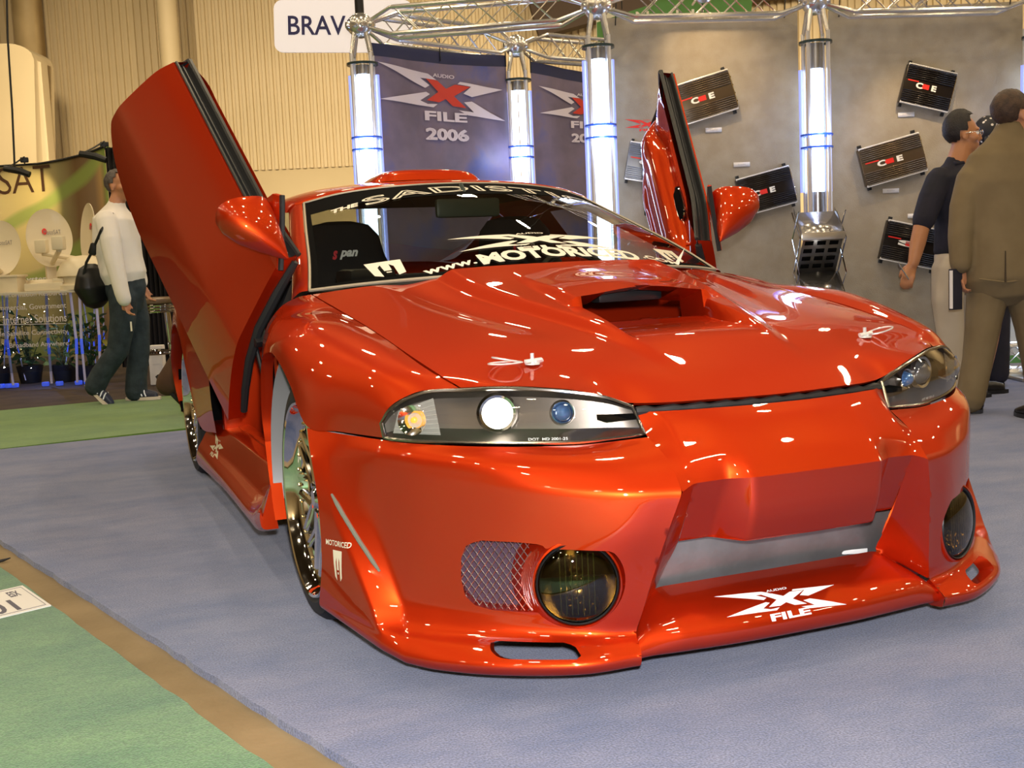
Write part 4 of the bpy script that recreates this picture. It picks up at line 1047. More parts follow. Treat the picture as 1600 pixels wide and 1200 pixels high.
# ================================================================ lit truss posts, beams and joints
acry = pane_glass('acrylic_tube', (.93, .95, 1.0), 0.02, 1.2)
glow = mat('lit_tube', (1, 1, 1), .3, emit=(.62, .78, 1.0), estr=5.5)
glow_side = mat('lit_acrylic_rod', (.35, .42, .8), .1, emit=(.22, .27, .9), estr=.9)
blue_p = mat('blue_clamp', (.03, .10, .55), .25)
pale_m = mat('polished_upright', (.80, .78, .76), .28, .55)
chr2 = mat('truss_chrome', (.80, .77, .72), .22, .85)
ZJ = 2.52
def post(px, py, d, ytop, label, ybot=None, tw=1):
    pj = at(px, py, d); x, y = pj.x, pj.y
    r = root_at('lit_truss_post', (x, y, 0), label, 'post', 'chrome posts with glowing tubes')
    cap = lambda z: Vector((x, y, z))
    bm = bmesh.new(); bmesh.ops.create_uvsphere(bm, u_segments=20, v_segments=12, radius=.085); bmesh.ops.translate(bm, vec=(x, y, pj.z), verts=bm.verts)
    for k in range(8):
        a = k*PI/4; lathe(bm, [(0, .105), (.022, .10), (.028, .08), (.028, .05)], axis_m(cap(pj.z), (math.cos(a), math.sin(a), 0)), 12)
    part('ball_joint', bm, chr2, r)
    zt = pj.z-.27; zg = at(px, ytop, d).z; zb = at(px, ybot, d).z if ybot else .12
    for k in range(4):
        a = PI/4+k*PI/2+YAW*-1; off = Vector((math.cos(a), math.sin(a), 0))
        bm = bmesh.new(); tube(bm, [cap(pj.z-.04)+off*.05, cap(zt+.06)+off*.090], [.018, .012], 8); part('cone_leg', bm, chr2, r)
        bm = bmesh.new(); tube(bm, [cap(zt+.08)+off*.090, cap(.02)+off*.090], .0135, 10); part('upright', bm, pale_m, r)
    for sg in (-1, 1):
        bm = bmesh.new(); p = VR*(.092*sg)+VF*.03; tube(bm, [cap(zg)+p, cap(max(.15, zb))+p], .013, 10); part('lit_rod', bm, glow_side, r)
    bm = bmesh.new(); lathe(bm, [(.072, .06), (.074, zt+.02)], Matrix.Translation((x, y, 0)), 28); part('outer_tube', bm, acry, r)
    bm = bmesh.new()
    if tw == 1: tube(bm, [cap(zg), cap(zb)], .045, 20)
    else:
        for sg in (-1, 1): tube(bm, [cap(zg)+VR*.028*sg, cap(zb)+VR*.028*sg], .024, 14)
    part('light_tube', bm, glow, r, label='glowing bluish white tube')
    bm = bmesh.new(); tube(bm, [cap(zt+.01), cap(zg)], .046, 16); part('tube_cap', bm, dull_metal, r)
    if ybot: bm = bmesh.new(); tube(bm, [cap(zb), cap(.05)], .046, 16); part('tube_socket', bm, dull_metal, r)
    for z in (zt+.015, ): 
        bm = bmesh.new(); lathe(bm, [(.085, z-.008), (.106, z-.008), (.106, z+.008), (.085, z+.008)], Matrix.Translation((x, y, 0)), 28, closed=True); part('clamp_ring', bm, MATS.get('smoke_ring') or mat('smoke_ring', (.03, .05, .05), .2), r)
    for z in (zg-.42, zg-.50, .55, .47):
        bm = bmesh.new(); lathe(bm, [(.078, z-.006), (.104, z-.006), (.104, z+.006), (.078, z+.006)], Matrix.Translation((x, y, 0)), 28, closed=True); part('blue_ring', bm, blue_p, r, label='thin blue plastic ring')
    bm = bmesh.new(); box(bm, (x, y, .012), (.36, .36, .024), frame(VR, VF), .006); part('base_plate', bm, dull_metal, r)
    # glow of the tube as a real lamp beside it
    l = bpy.data.lights.new('tube_glow', 'POINT'); l.energy = 4; l.color = (.45, .58, 1.0); l.shadow_soft_size = .05
    lo = bpy.data.objects.new('tube_glow', l); COL.objects.link(lo); lo.location = cap(1.7)-VF*.20
    return pj
J1 = post(563, 40, 7.95, 117, 'leftmost glowing truss post, just left of the purple emblem banners')
J2 = post(806, 72, 8.9, 142, 'glowing truss post standing between the two purple banners', tw=2)
J3 = post(932, 10, 7.6, 93, 'glowing truss post at the left edge of the grey display panel')
J4 = post(1273, 3, 7.6, 108, 'glowing truss post between the two grey display panels, above the leaflet rack', ybot=300)
def truss(A, Bq, label, w_=.085, pitch=.16, group='chrome lattice beams'):
    A, Bq = Vector(A), Vector(Bq); r = root_at('truss_beam', (A+Bq)/2, label, 'truss', group)
    d = (Bq-A).normalized(); sd = d.cross(VZ).normalized(); up = sd.cross(d); L = (Bq-A).length
    s0, s1 = .26, L-.26
    cs = [(1, 1), (1, -1), (-1, -1), (-1, 1)]
    for i, j in cs:
        off = sd*i*w_+up*j*w_; bm = bmesh.new()
        tube(bm, [A+d*.07+off*.25, A+d*(s0-.02)+off, A+d*s0+off, A+d*s1+off, A+d*(s1+.02)+off, Bq-d*.07+off*.25], [.013, .013, .0155, .0155, .013, .013], 8); part('chord', bm, chr2, r)
    n = max(2, int((s1-s0)/pitch)); st = (s1-s0)/n
    for k in range(n):
        for i, j, i2, j2 in ((1, 1, 1, -1), (-1, 1, -1, -1), (1, 1, -1, 1)):
            if (i, i2) == (1, -1) and k % 2: continue
            a, b = (A+d*(s0+k*st)+sd*i*w_+up*j*w_, A+d*(s0+(k+1)*st)+sd*i2*w_+up*j2*w_)
            c_, e_ = (A+d*(s0+(k+1)*st)+sd*i*w_+up*j*w_, A+d*(s0+k*st)+sd*i2*w_+up*j2*w_)
            bm = bmesh.new(); tube(bm, [a, b], .0045, 5, cap=False); part('brace', bm, chr2, r)
            if (i, i2) != (1, -1): bm = bmesh.new(); tube(bm, [c_, e_], .0045, 5, cap=False); part('brace', bm, chr2, r)
    return r
truss(J1, J3, 'lattice beam running between the leftmost post and the post beside the grey panel')
truss(J1, J2, 'lattice beam above the first purple banner')
J5 = at(1010, 88, 9.75)
truss(J2, J5, 'lattice beam above the second purple banner, running behind the grey panel')
truss(J3, J4, 'lattice beam above the left grey display panel')
J6 = post(1624, -6, 7.6, 100, 'lit truss post cut off by the right edge of the picture')
truss(J4, J6, 'lattice beam above the right grey display panel')
bb = Vector((J4.x, J4.y, .14))+VF*.10; truss(bb, bb+VR*1.9, 'low lattice beam on the floor under the right grey panel')
bm = bmesh.new(); box(bm, bb+VR*1.3+VF*.35+VZ*.0, (.9, .02, .16), frame(VR, VF)); o = bmk('floor_planting', bm, MATS['banner_green'], None); tag(o, 'strip of green cloth behind the low beam between the suited man and the panel', 'cloth')
bm = bmesh.new(); p = J1+VZ*.05; tube(bm, [p, p+VZ*.6], .03, 10); o = bmk('hoist_strap', bm, black_plastic, None); tag(o, 'dark hoist strap rising from the leftmost truss joint', 'strap')

# ================================================================ purple banners
ban = mat('banner_cloth', (.1, .1, .2), .55, spec=.5); n, l, b = nodes(ban)
tc = n.new('ShaderNodeTexCoord'); nz = n.new('ShaderNodeTexNoise'); nz.inputs['Scale'].default_value = 2.3; nz.inputs['Detail'].default_value = 7; nz.inputs['Roughness'].default_value = .55
cr = n.new('ShaderNodeValToRGB'); e = cr.color_ramp.elements; e[0].position = .35; e[0].color = (.15, .12, .165, 1); e[1].position = .68; e[1].color = (.08, .11, .34, 1)
e2 = e.new(.50); e2.color = (.20, .155, .21, 1)
l.new(tc.outputs['Object'], nz.inputs['Vector']); l.new(nz.outputs['Fac'], cr.inputs[0]); l.new(cr.outputs[0], b.inputs['Base Color'])
pole_b = mat('banner_hem', (.03, .035, .09), .45)
em_w = mat('emblem_white', (.70, .62, .66), .45); em_r = mat('emblem_red', (.62, .05, .03), .45)
def banner(p0, p1, ztl, ztr, label, cpx, half, cz, zbot=.35):
    p0, p1 = Vector(p0), Vector(p1); d = Vector((p1.x-p0.x, p1.y-p0.y, 0)); L = d.length; d.normalize(); nrm = d.cross(VZ)
    r = root_at('emblem_banner', (p0.x, p0.y, 0), label, 'banner', 'purple emblem banners')
    bm = bmesh.new(); NX, NZ = 30, 24; V = []
    def surf(u, z): return p0*0+Vector((p0.x, p0.y, 0))+d*(u*L)+nrm*(.014*math.sin(u*9)*(.3+u*0)+.010*math.sin(u*23+z*2)*.5-.015)+VZ*z
    for i in range(NX+1):
        u = i/NX; zt = ztl+(ztr-ztl)*u-.018*math.sin(PI*u*1.0); V.append([bm.verts.new(surf(u, zbot+(zt-zbot)*j/NZ)) for j in range(NZ+1)])
    for i in range(NX):
        for j in range(NZ): bm.faces.new((V[i][j], V[i+1][j], V[i+1][j+1], V[i][j+1]))
    part('banner_cloth', bm, ban, r)
    bm = bmesh.new(); P = [surf(i/NX, ztl+(ztr-ztl)*i/NX-.018*math.sin(PI*i/NX)) for i in range(NX+1)]
    for i in range(NX): bm.faces.new([bm.verts.new(v) for v in (P[i]-nrm*.0+VZ*-.005-nrm*.004, P[i+1]+VZ*-.005-nrm*.004, P[i+1]-nrm*.004+VZ*.085, P[i]-nrm*.004+VZ*.085)])
    weld(bm); part('banner_hem', bm, pole_b, r, label='dark blue top hem of the banner')
    for u in (0, .5, 1):
        bm = bmesh.new(); a = surf(u, ztl+(ztr-ztl)*u); tube(bm, [a, a+VZ*.16], .005, 5); part('cable_tie', bm, black_rubber, r)
    e = emblem(year=True, mi=(0, 1)); org = Vector((p0.x, p0.y, 0))+d*cpx+VZ*cz
    sgn = 1 if nrm.dot(VF) > 0 else -1
    slice_bm(e, .06)
    for v in e.verts:
        u = (cpx+v.co.x*half)/L; v.co = surf(u, cz+v.co.y*half)-nrm*(.012*sgn)
    part('banner_emblem', e, [em_w, em_r], r, smooth=False, recalc=False, label='white winged emblem with a red cross and the year')
    return surf
# banner 1 hangs between the leftmost post and the second
a1 = at(579, 85, 8.0); b1 = at(792, 104, 8.85)
def on_line(px, py, p0, p1):
    """where a sight line crosses the upright plane through p0 and p1"""
    d = Vector((p1.x-p0.x, p1.y-p0.y, 0)).normalized(); nn = d.cross(VZ); dd = Vector(_fw+(px-800)/FPX*_r-(py-600)/FPX*_u); c = Vector(CP)
    t = (p0-c).dot(nn)/dd.dot(nn); q = c+dd*t; return (q-p0).dot(d), q.z
cx, cz = on_line(694, 145, a1, b1); lx, _ = on_line(592, 114, a1, b1); rx, _ = on_line(787, 132, a1, b1)
banner(a1, b1, at(579, 85, 8.0).z, at(792, 104, 8.85).z, 'larger purple banner with winged emblem, left of the middle lit post', (lx+rx)/2, (rx-lx)/2, cz)
a2 = at(832, 113, 8.95); b2 = at(1010, 140, 9.7)
lx, _ = on_line(843, 143, a2, b2); cx, cz = on_line(915, 168, a2, b2); half = (cx-lx)
banner(a2, b2, a2.z, b2.z, 'purple banner with winged emblem partly hidden behind the lit post by the grey panel', lx+half, half, cz)

# ================================================================ grey display panels with amplifiers
felt = noisy('grey_felt', (.33, .28, .205), (.38, .33, .25), 9, .9, .25, 180, spec=.1)
PD = 7.80
def zlev(py, px, d): return at(px, py, d).z
def panel(x0, x1, ytop, zb, label):
    p0, p1 = at(x0, 300, PD), at(x1, 300, PD); zt = zlev(ytop, (x0+x1)/2, PD); c = (p0+p1)/2; L = (p1-p0).dot(VR)
    r = root_at('display_panel', (c.x, c.y, zb), label, 'panel', 'grey felt display panels')
    bm = bmesh.new(); box(bm, (c.x, c.y, (zt+zb)/2), (L, zt-zb, .03), frame(VR, VZ), .004); part('felt_board', bm, felt, r)
    for t in (.05, .5, .93):
        bm = bmesh.new(); a = Vector((p0.x, p0.y, zt-.05))+VR*L*t-VF*.018; tube(bm, [a, a+VZ*.16+VR*.01], .004, 5); part('cable_tie', bm, black_rubber, r)
    return r
panel(955, 1250, 22, .14, 'grey felt panel left of the leaflet rack, behind the right car door')
panel(1298, 1596, 9, .14, 'grey felt panel behind the two standing men')
amp_rib = mat('amp_black', (.022, .016, .012), .28, .5)
amp_bz = mat('amp_bronze', (.13, .09, .05), .3, .6)
amp_gr = mat('amp_grey', (.20, .20, .20), .35, .6)
card = mat('label_card', (.80, .76, .72), .6)
amp_r = mat('amp_red_print', (.8, .03, .02), .4); amp_w = mat('amp_white_print', (.9, .86, .75), .3)
def amp(px, py, wpx, hpx, ang, label, m=None, word='C   E', top='bar'):
    s = PD/FPX; wd, ht = wpx*s, hpx*s; c = at(px, py, PD-.02); c = c-VF*.0
    X = VR*math.cos(ang)-VZ*math.sin(ang); Z_ = VR*math.sin(ang)+VZ*math.cos(ang)
    rr0 = frame(X, Z_); M = Matrix.Translation(c) @ rr0.to_4x4()      # local z points to the viewer
    r = root_at('amplifier', c, label, 'amplifier', 'amplifiers mounted on the grey panels'); m = m or amp_rib
    bm = bmesh.new(); box(bm, M @ Vector((0, 0, .03)), (wd, ht*.96, .05), rr0, .003); part('amp_chassis', bm, m, r)
    for sg in (-1, 1):
        for k in range(7):
            y = sg*(.16+.30*k/6)*ht; bm = bmesh.new(); box(bm, M @ Vector((0, y, .058)), (wd*.97, ht*.022, .012), rr0); part('cooling_rib', bm, m, r, smooth=False)
        bm = bmesh.new(); box(bm, M @ Vector((0, sg*ht*.475, .052)), (wd*.99, ht*.06, .022), rr0, .004); part('chrome_edge', bm, MATS.get('bright_trim') or mat('bright_trim', (.80, .78, .74), .3, .3), r, label='bright chrome edge strip')
        bm = bmesh.new()
        for sx in (-1, 1): box(bm, M @ Vector((sx*wd*.44, sg*ht*.54, .012)), (wd*.06, ht*.09, .022), rr0, .003)
        part('mounting_feet', bm, black_plastic, r)
    bm = bmesh.new(); box(bm, M @ Vector((wd*.5, 0, .03)), (.008, ht*.8, .04), rr0)
    for k in range(4): lathe(bm, [(0, .012), (.006, .012), (.007, 0)], axis_m(M @ Vector((wd*.5, (-.3+.2*k)*ht, .03)), X), 8)
    part('terminal_plate', bm, MATS['gold_bolt'], r)
    bm = fit(text_bm(word, 1, .05), -wd*.05, 0, wd*.42, ht*.15); bmesh.ops.transform(bm, matrix=M @ Matrix.Translation((0, 0, .058)), verts=bm.verts); part('amp_lettering', bm, amp_w, r, smooth=False, recalc=False)
    bm = bmesh.new(); box(bm, M @ Vector((-wd*.06, 0, .057)), (wd*.14, ht*.12, .002), rr0); box(bm, M @ Vector((-wd*.33, ht*.09, .057)), (wd*.22, ht*.03, .002), rr0); part('amp_badge', bm, amp_r, r, label='small red badge')
    bm = fit(text_bm('1200 series', 1, .0), wd*.32, -ht*.02, wd*.22, ht*.05); bmesh.ops.transform(bm, matrix=M @ Matrix.Translation((0, 0, .058)), verts=bm.verts) if False else bmesh.ops.transform(bm, matrix=M @ Matrix.Translation((0, 0, .058)), verts=bm.verts); bm.free()
    return r
amp(1100, 154, 88, 62, -.26, 'bronze finned amplifier on the left grey panel, top right of the raised right door', amp_bz)
amp(1016, 257, 74, 58, .2, 'grey amplifier on the left grey panel, half hidden left of the raised right door', amp_gr, word='.')
amp(1195, 299, 84, 58, -.22, 'black amplifier on the left grey panel, behind the right door mirror')
amp(1446, 139, 76, 60, .26, 'black amplifier at the top of the right grey panel, above the man with glasses')
amp(1391, 251, 96, 60, -.235, 'wide bronze-black amplifier in the middle of the right grey panel', amp_bz)
amp(1422, 383, 92, 62, .24, 'dark amplifier low on the right grey panel, behind the bare forearm', word='S')
def card_at(px, py, label):
    c = at(px, py, PD-.022); bm = bmesh.new(); box(bm, c, (.108, .030, .004), frame(VR, VZ)); o = bmk('label_card', bm, card, None, smooth=False); tag(o, label, 'label', 'price cards on the grey panels')
    t = fit(text_bm('Amplifier', 1, .0), 0, 0, .055, .009); bmesh.ops.transform(t, matrix=frame(VR, VZ).to_4x4(), verts=t.verts); bmesh.ops.translate(t, vec=c-VF*.0035, verts=t.verts); bmk('card_print', t, mat('faint_print', (.35, .33, .36), .6) if 'faint_print' not in MATS else MATS['faint_print'], o, smooth=False, recalc=False)
card_at(1115, 203, 'small white card under the bronze finned amplifier'); card_at(1159, 257, 'small white card above the amplifier behind the right mirror')
card_at(1416, 179, 'small white card under the topmost amplifier on the right panel'); card_at(1392, 298, 'small white card under the wide amplifier on the right panel')
card_at(1431, 337, 'small white card beside the dark blue sleeve on the right panel')
for px, py, hw, lab in ((1010, 194, 33, 'red winged emblem on the left grey panel beside the raised right door'), (1466, 546, 24, 'red winged emblem low on the right grey panel, behind the headlamp')):
    e = emblem(); c = at(px, py, PD-.019); s_ = hw*PD/FPX
    for v in e.verts: v.co = c+VR*v.co.x*s_+VZ*v.co.y*s_*.9
    o = bmk('panel_emblem', e, amp_r, None, smooth=False, recalc=False); tag(o, lab, 'emblem', 'red emblems on the grey panels')
# spot lamps clipped to the beam, washing the panels
for (px, dpt, tgx, tgy, en, nm) in ((1100, 7.15, 1110, 110, 18, 'small spot lamp on the beam above the left grey panel'), (1470, 7.15, 1420, 300, 24, 'small spot lamp on the beam above the right grey panel')):
    p = at(px, -6, dpt); tgt = at(tgx, tgy, PD)
    r = root_at('spot_lamp', p, nm, 'lamp', 'spot lamps above the grey panels')
    dr = (tgt-p).normalized(); bm = bmesh.new(); lathe(bm, [(.03, -.10), (.045, -.09), (.05, 0), (.046, 0), (.04, -.085), (0, -.09)], axis_m(p, dr), 20); part('lamp_can', bm, chr2, r)
    bm = bmesh.new(); lathe(bm, [(0, -.02), (.043, -.02)], axis_m(p, dr), 20); part('lamp_face', bm, mat('halogen', (1, .8, .5), .4, emit=(1, .75, .4), estr=14) if 'halogen' not in MATS else MATS['halogen'], r)
    bm = bmesh.new(); q_ = Vector(J4) if px > 1200 else (J3+J4)/2; tube(bm, [p-dr*.09, Vector((p.x, p.y, p.z+.05)), p+VF*.42+VZ*.04], .008, 6); part('lamp_arm', bm, chr2, r)
    l = bpy.data.lights.new('spot', 'SPOT'); l.energy = en; l.color = (1, .72, .40); l.spot_size = math.radians(75); l.spot_blend = .8; l.shadow_soft_size = .02
    lo = bpy.data.objects.new('spot_beam', l); COL.objects.link(lo); lo.location = p+dr*.02; lo.rotation_euler = dr.to_track_quat('-Z', 'Y').to_euler()

# ================================================================ folding leaflet rack
rc = at(1283, 330, 7.0); r = root_at('leaflet_rack', (rc.x, rc.y, 0), 'chrome zigzag leaflet rack below the lit post, with trays folding forward', 'rack')
rack_m = mat('rack_metal', (.50, .48, .46), .22, .9); mesh_m = mat('rack_panel', (.20, .19, .17), .35, .7)
prof = [(7.16, 1.145), (6.96, .985), (7.14, .775), (6.96, .615), (7.14, .405), (6.96, .245), (7.10, .06)]
ax = (rc-Vector(CP)).dot(VR)
W2 = .125
def rp(x, d, z): return B(ax+x, d, z)
for i in range(len(prof)-1):
    (d0, z0), (d1, z1) = prof[i], prof[i+1]; bm = bmesh.new()
    A_ = [rp(-W2, d0, z0), rp(W2, d0, z0), rp(W2, d1, z1), rp(-W2, d1, z1)]
    up = (A_[3]-A_[0]).normalized(); nn = VR.cross(up)
    if i % 2 == 0:
        c = (A_[0]+A_[2])/2; box(bm, c, (2*W2, (A_[3]-A_[0]).length, .004), frame(VR, A_[0]-A_[3])); part('tray_back', bm, rack_m, r, smooth=False)
        for sg in (-1, 1):
            bm = bmesh.new(); a, b = rp(sg*W2, d0, z0), rp(sg*W2, d1, z1); vs = [a, b, b+VZ*.055+VF*.02, a+VZ*.0+VF*-.0+VZ*.03]; bm.faces.new([bm.verts.new(v) for v in vs]); part('tray_side', bm, rack_m, r, smooth=False)
        bm = bmesh.new(); c = rp(0, d1-.005, z1+.012); box(bm, c, (2*W2+.012, .045, .008), frame(VR, VZ), .002); part('tray_lip', bm, MATS['truss_chrome'], r)
    else:
        c = (A_[0]+A_[2])/2; box(bm, c, (2*W2-.01, (A_[3]-A_[0]).length, .003), frame(VR, A_[0]-A_[3])); p_ = part('perforated_panel', bm, mesh_m, r, smooth=False)
        bm = bmesh.new(); ux = (A_[3]-A_[0])
        for gx in range(3):
            for gy in range(4):
                c = A_[0]+VR*(.045+gx*.075)+ux*(.14+gy*.22); box(bm, c-VF*.003, (.052, .030, .004), frame(VR, A_[0]-A_[3]))
        part('panel_holes', bm, black_void, r, smooth=False)
for sg in (-1, 1):
    bm = bmesh.new(); pts = [rp(sg*(W2+.012), d_ if k % 2 else d_-.0, z_) for k, (d_, z_) in enumerate(prof)]; tube(bm, pts, .005, 6); part('side_rod', bm, chrome, r)
    bm = bmesh.new(); pts = [rp(sg*(W2+.016), (7.14 if k % 2 else 6.98), z_) for k, (d_, z_) in enumerate(prof)]; tube(bm, pts, .004, 6); part('side_rod', bm, chrome, r)
bm = bmesh.new(); box(bm, rp(0, 7.03, .02), (.30, .22, .03), frame(VR, VF), .005); part('rack_foot', bm, rack_m, r)
# ================================================================ neighbouring stand at the left
mural = mat('mural_print', (.5, .4, .2), .5); n, l, b = nodes(mural)
tc = n.new('ShaderNodeTexCoord'); sx = n.new('ShaderNodeSeparateXYZ'); l.new(tc.outputs['UV'], sx.inputs[0])
cr = n.new('ShaderNodeValToRGB'); e = cr.color_ramp.elements
e[0].position = 0; e[0].color = (.62, .50, .24, 1); e[1].position = 1; e[1].color = (.18, .30, .05, 1)
for p, c in ((.50, (.60, .48, .20)), (.63, (.28, .24, .10)), (.74, (.16, .09, .035)), (.88, (.20, .13, .07)), (.94, (.36, .22, .09)), (.97, (.20, .17, .06))):
    q = e.new(p); q.color = (*c, 1)
wv = n.new('ShaderNodeTexWave'); wv.inputs['Scale'].default_value = .55; wv.inputs['Distortion'].default_value = 3.0; wv.inputs['Detail'].default_value = 2; wv.bands_direction = 'DIAGONAL'
mp = n.new('ShaderNodeMapping'); mp.inputs['Scale'].default_value = (1.6, -3.2, 1); l.new(tc.outputs['UV'], mp.inputs[0]); l.new(mp.outputs[0], wv.inputs[0])
cr2 = n.new('ShaderNodeValToRGB'); cr2.color_ramp.elements[0].position = .72; cr2.color_ramp.elements[0].color = (0, 0, 0, 1); cr2.color_ramp.elements[1].position = .95; cr2.color_ramp.elements[1].color = (.75, .75, .75, 1)
l.new(wv.outputs['Fac'], cr2.inputs[0]); mx = n.new('ShaderNodeMix'); mx.data_type = 'RGBA'; mx.inputs[7].default_value = (.24, .34, .07, 1)
l.new(sx.outputs[0], cr.inputs[0]); l.new(cr2.outputs[0], mx.inputs[0]); l.new(cr.outputs[0], mx.inputs[6]); l.new(mx.outputs[2], b.inputs['Base Color'])
brown_print = mat('brown_lettering', (.07, .03, .012), .5)
MD_ = 11.2
# curved display wall: top edge and depth vary along it
mt = [(-80, 268, 11.9), (-30, 262, 12.0), (10, 259, 12.0), (60, 256, 11.9), (100, 249, 11.7), (135, 240, 11.5), (163, 229, 11.3)]
r = root_at('display_wall', B(*( (at(60, 400, 11.8)-Vector(CP)).dot(VR), 11.8, 0)), 'curved printed display wall with large brown lettering behind the satellite dishes', 'display')
tops = np.array([tuple(at(*q)) for q in mt]); N = 36
tc_ = _curve(tops, (), np.linspace(0, len(mt)-1, N+1), .1); tc_[:, 2] = np.interp(np.arange(N+1), np.linspace(0, N, len(mt)), tops[:, 2])
vs, fs, uv = [], [], []
for i in range(N+1):
    for j in range(9): vs.append((tc_[i, 0]-r.location.x, tc_[i, 1]-r.location.y, .15+(tc_[i, 2]-.15)*j/8))
for i in range(N):
    for j in range(8): fs.append((i*9+j, i*9+9+j, i*9+10+j, i*9+j+1))
o = mk('mural', vs, fs, mural, r); ul = o.data.uv_layers.new(name='UV')
for lp in o.data.loops: i, j = divmod(lp.vertex_index, 9); ul.data[lp.index].uv = (i/N, j/8)
o.data.flip_normals() if o.data.polygons[0].normal.dot(VF) > 0 else None
bm = bmesh.new(); tube(bm, [Vector(p)-VF*.01 for p in tc_], .012, 6); part('top_rail', bm, black_rubber, r)
bm = bmesh.new(); e_ = Vector(tc_[-1]); box(bm, e_+VF*.05+VR*.02+VZ*(-(e_.z-.1)/2), (.03, e_.z-.1, .03), frame(VR, VZ)); part('end_trim', bm, mat('lime_edge', (.25, .42, .08), .5), r)
# lettering follows the wall
t = fit(text_bm('MotoSAT', 1, -.005, spacing=.95), 0, 0, 1.42, .27); slice_bm(t, .06)
xr = (at(85, 285, 11.9)-Vector(CP)).dot(VR); zc = at(40, 281, 11.95).z
aa = np.array([(Vector(p)-Vector(CP)).dot(VR) for p in tc_]); dd_ = np.array([(Vector(p)-Vector(CP)).dot(VF) for p in tc_])
for v in t.verts:
    a_ = xr-.71+v.co.x; v.co = B(a_, float(np.interp(a_, aa, dd_))-.012, zc+v.co.y)
part('mural_lettering', t, brown_print, r, smooth=False, recalc=False)
t = fit(text_bm('Auto TV Systems', 1, .015), 0, 0, .80, .085); slice_bm(t, .06); xr = (at(75, 438, 11.9)-Vector(CP)).dot(VR); zc = at(40, 438, 11.95).z
for v in t.verts:
    a_ = xr-.33+v.co.x; v.co = B(a_, float(np.interp(a_, aa, dd_))-.012, zc+v.co.y)
part('mural_small_print', t, card, r, smooth=False, recalc=False, label='pale lettering low on the mural')
for (hx, hy, hd, tx, ty, nm) in ((38, 250, 11.9, 10, 263, 'dark arm lamp over the lettering of the display wall'), (163, 226, 11.4, 128, 240, 'dark arm lamp at the right end of the display wall')):
    p, q = at(hx, hy, hd), at(tx, ty, hd-.55); rl = root_at('arm_lamp', p, nm, 'lamp', 'arm lamps on the curved display wall')
    bm = bmesh.new(); tube(bm, [p-VZ*.05, p+VZ*.03, p.lerp(q, .5)+VZ*.01, q], .008, 6); part('lamp_arm', bm, black_plastic, rl)
    bm = bmesh.new(); tube(bm, [q-VR*.02, q+VR*.12-VZ*.03, q+VR*.22-VZ*.07], [.03, .035, .03], 10); part('lamp_head', bm, black_plastic, rl)
    bm = bmesh.new(); box(bm, p, (.08, .06, .05), None, .01); part('wall_clamp', bm, black_plastic, rl)
    l_ = bpy.data.lights.new('arm_spot', 'SPOT'); l_.energy = 30 if hx < 100 else 8; l_.color = (1, .80, .45); l_.spot_size = math.radians(80); l_.spot_blend = .7; l_.shadow_soft_size = .03
    lo = bpy.data.objects.new('arm_spot', l_); COL.objects.link(lo); lo.location = q+VR*.15-VZ*.08-VF*.02; tg = p+VR*.05-VZ*.45+VF*.0; lo.rotation_euler = (tg-lo.location).to_track_quat('-Z', 'Y').to_euler()
# black drape to the right of the mural
drape = noisy('black_drape', (.008, .007, .008), (.016, .013, .015), 3, .9)
bm = bmesh.new(); P0, P1 = at(164, 232, 11.3), at(300, 225, 11.5); zt = P0.z; V = []
for i in range(121):
    t = i/120; p = P0.lerp(P1, t)+VF*(.03*math.sin(t*120)); V.append((bm.verts.new((p.x, p.y, .05)), bm.verts.new((p.x, p.y, zt+.01))))
for a, b_ in zip(V, V[1:]): bm.faces.new((a[0], b_[0], b_[1], a[1]))
o = bmk('black_drape', bm, drape, None); tag(o, 'tall black pleated drape behind the man in the white shirt', 'curtain')

# glass counter
cream = noisy('cream_plastic', (.72, .62, .42), (.76, .66, .46), 4, .35)
gl_p = pane_glass('counter_glass', (.80, .84, .86), .01, 1.3)
CD = 10.1
ct = at(60, 455, CD).z; aL, aR = (at(-60, 455, CD)-Vector(CP)).dot(VR), (at(124, 453, CD)-Vector(CP)).dot(VR)
r = root_at('glass_counter', B((aL+aR)/2, CD+.25, 0), 'glass counter with printed front pane and clear angled legs, carrying the dishes', 'counter')
bm = bmesh.new(); box(bm, B((aL+aR)/2, CD+.28, ct-.012), (aR-aL, .024, .62), frame(VR, VZ), .004); part('counter_top', bm, mat('counter_top', (.60, .55, .42), .2), r)
a0, a1_ = (at(-60, 500, CD)-Vector(CP)).dot(VR), (at(107, 500, CD)-Vector(CP)).dot(VR)
bm = bmesh.new(); z0 = .14; box(bm, B((a0+a1_)/2, CD-.02, (ct-.03+z0)/2), (a1_-a0, ct-.03-z0, .006), frame(VR, VZ)); part('front_pane', bm, gl_p, r, smooth=False, label='printed clear front pane')
prt = mat('etched_print', (.58, .54, .50), .5)
for txt, px1, py, wpx, hpx in (('Information Resources', 104, 459, 96, 7), ('Commercial, Government', 103, 480, 118, 9), ('Internet Solutions', 104, 498, 98, 12), ('Mobile Satellite Connectivity', 106, 521, 128, 9), ('Broadband Anywhere', 107, 539, 92, 9)):
    s_ = CD/FPX; t = fit(text_bm(txt, 1, .008), 0, 0, wpx*s_, hpx*s_*1.05); c = at(px1-wpx/2, py, CD-.03)
    for v in t.verts: v.co = c+VR*v.co.x+VZ*v.co.y
    part('pane_lettering', t, prt, r, smooth=False, recalc=False)
bm = bmesh.new(); c0, c1 = at(-20, 508, CD-.03), at(103, 505.5, CD-.03); tube(bm, [c0, c1], .003, 4); part('pane_rule', bm, prt, r)
edge_m = mat('acrylic_edge', (.42, .40, .52), .1, emit=(.30, .30, .55), estr=.10); edge_b = mat('acrylic_edge_blue', (.08, .14, .75), .1, emit=(.05, .12, .9), estr=.35)
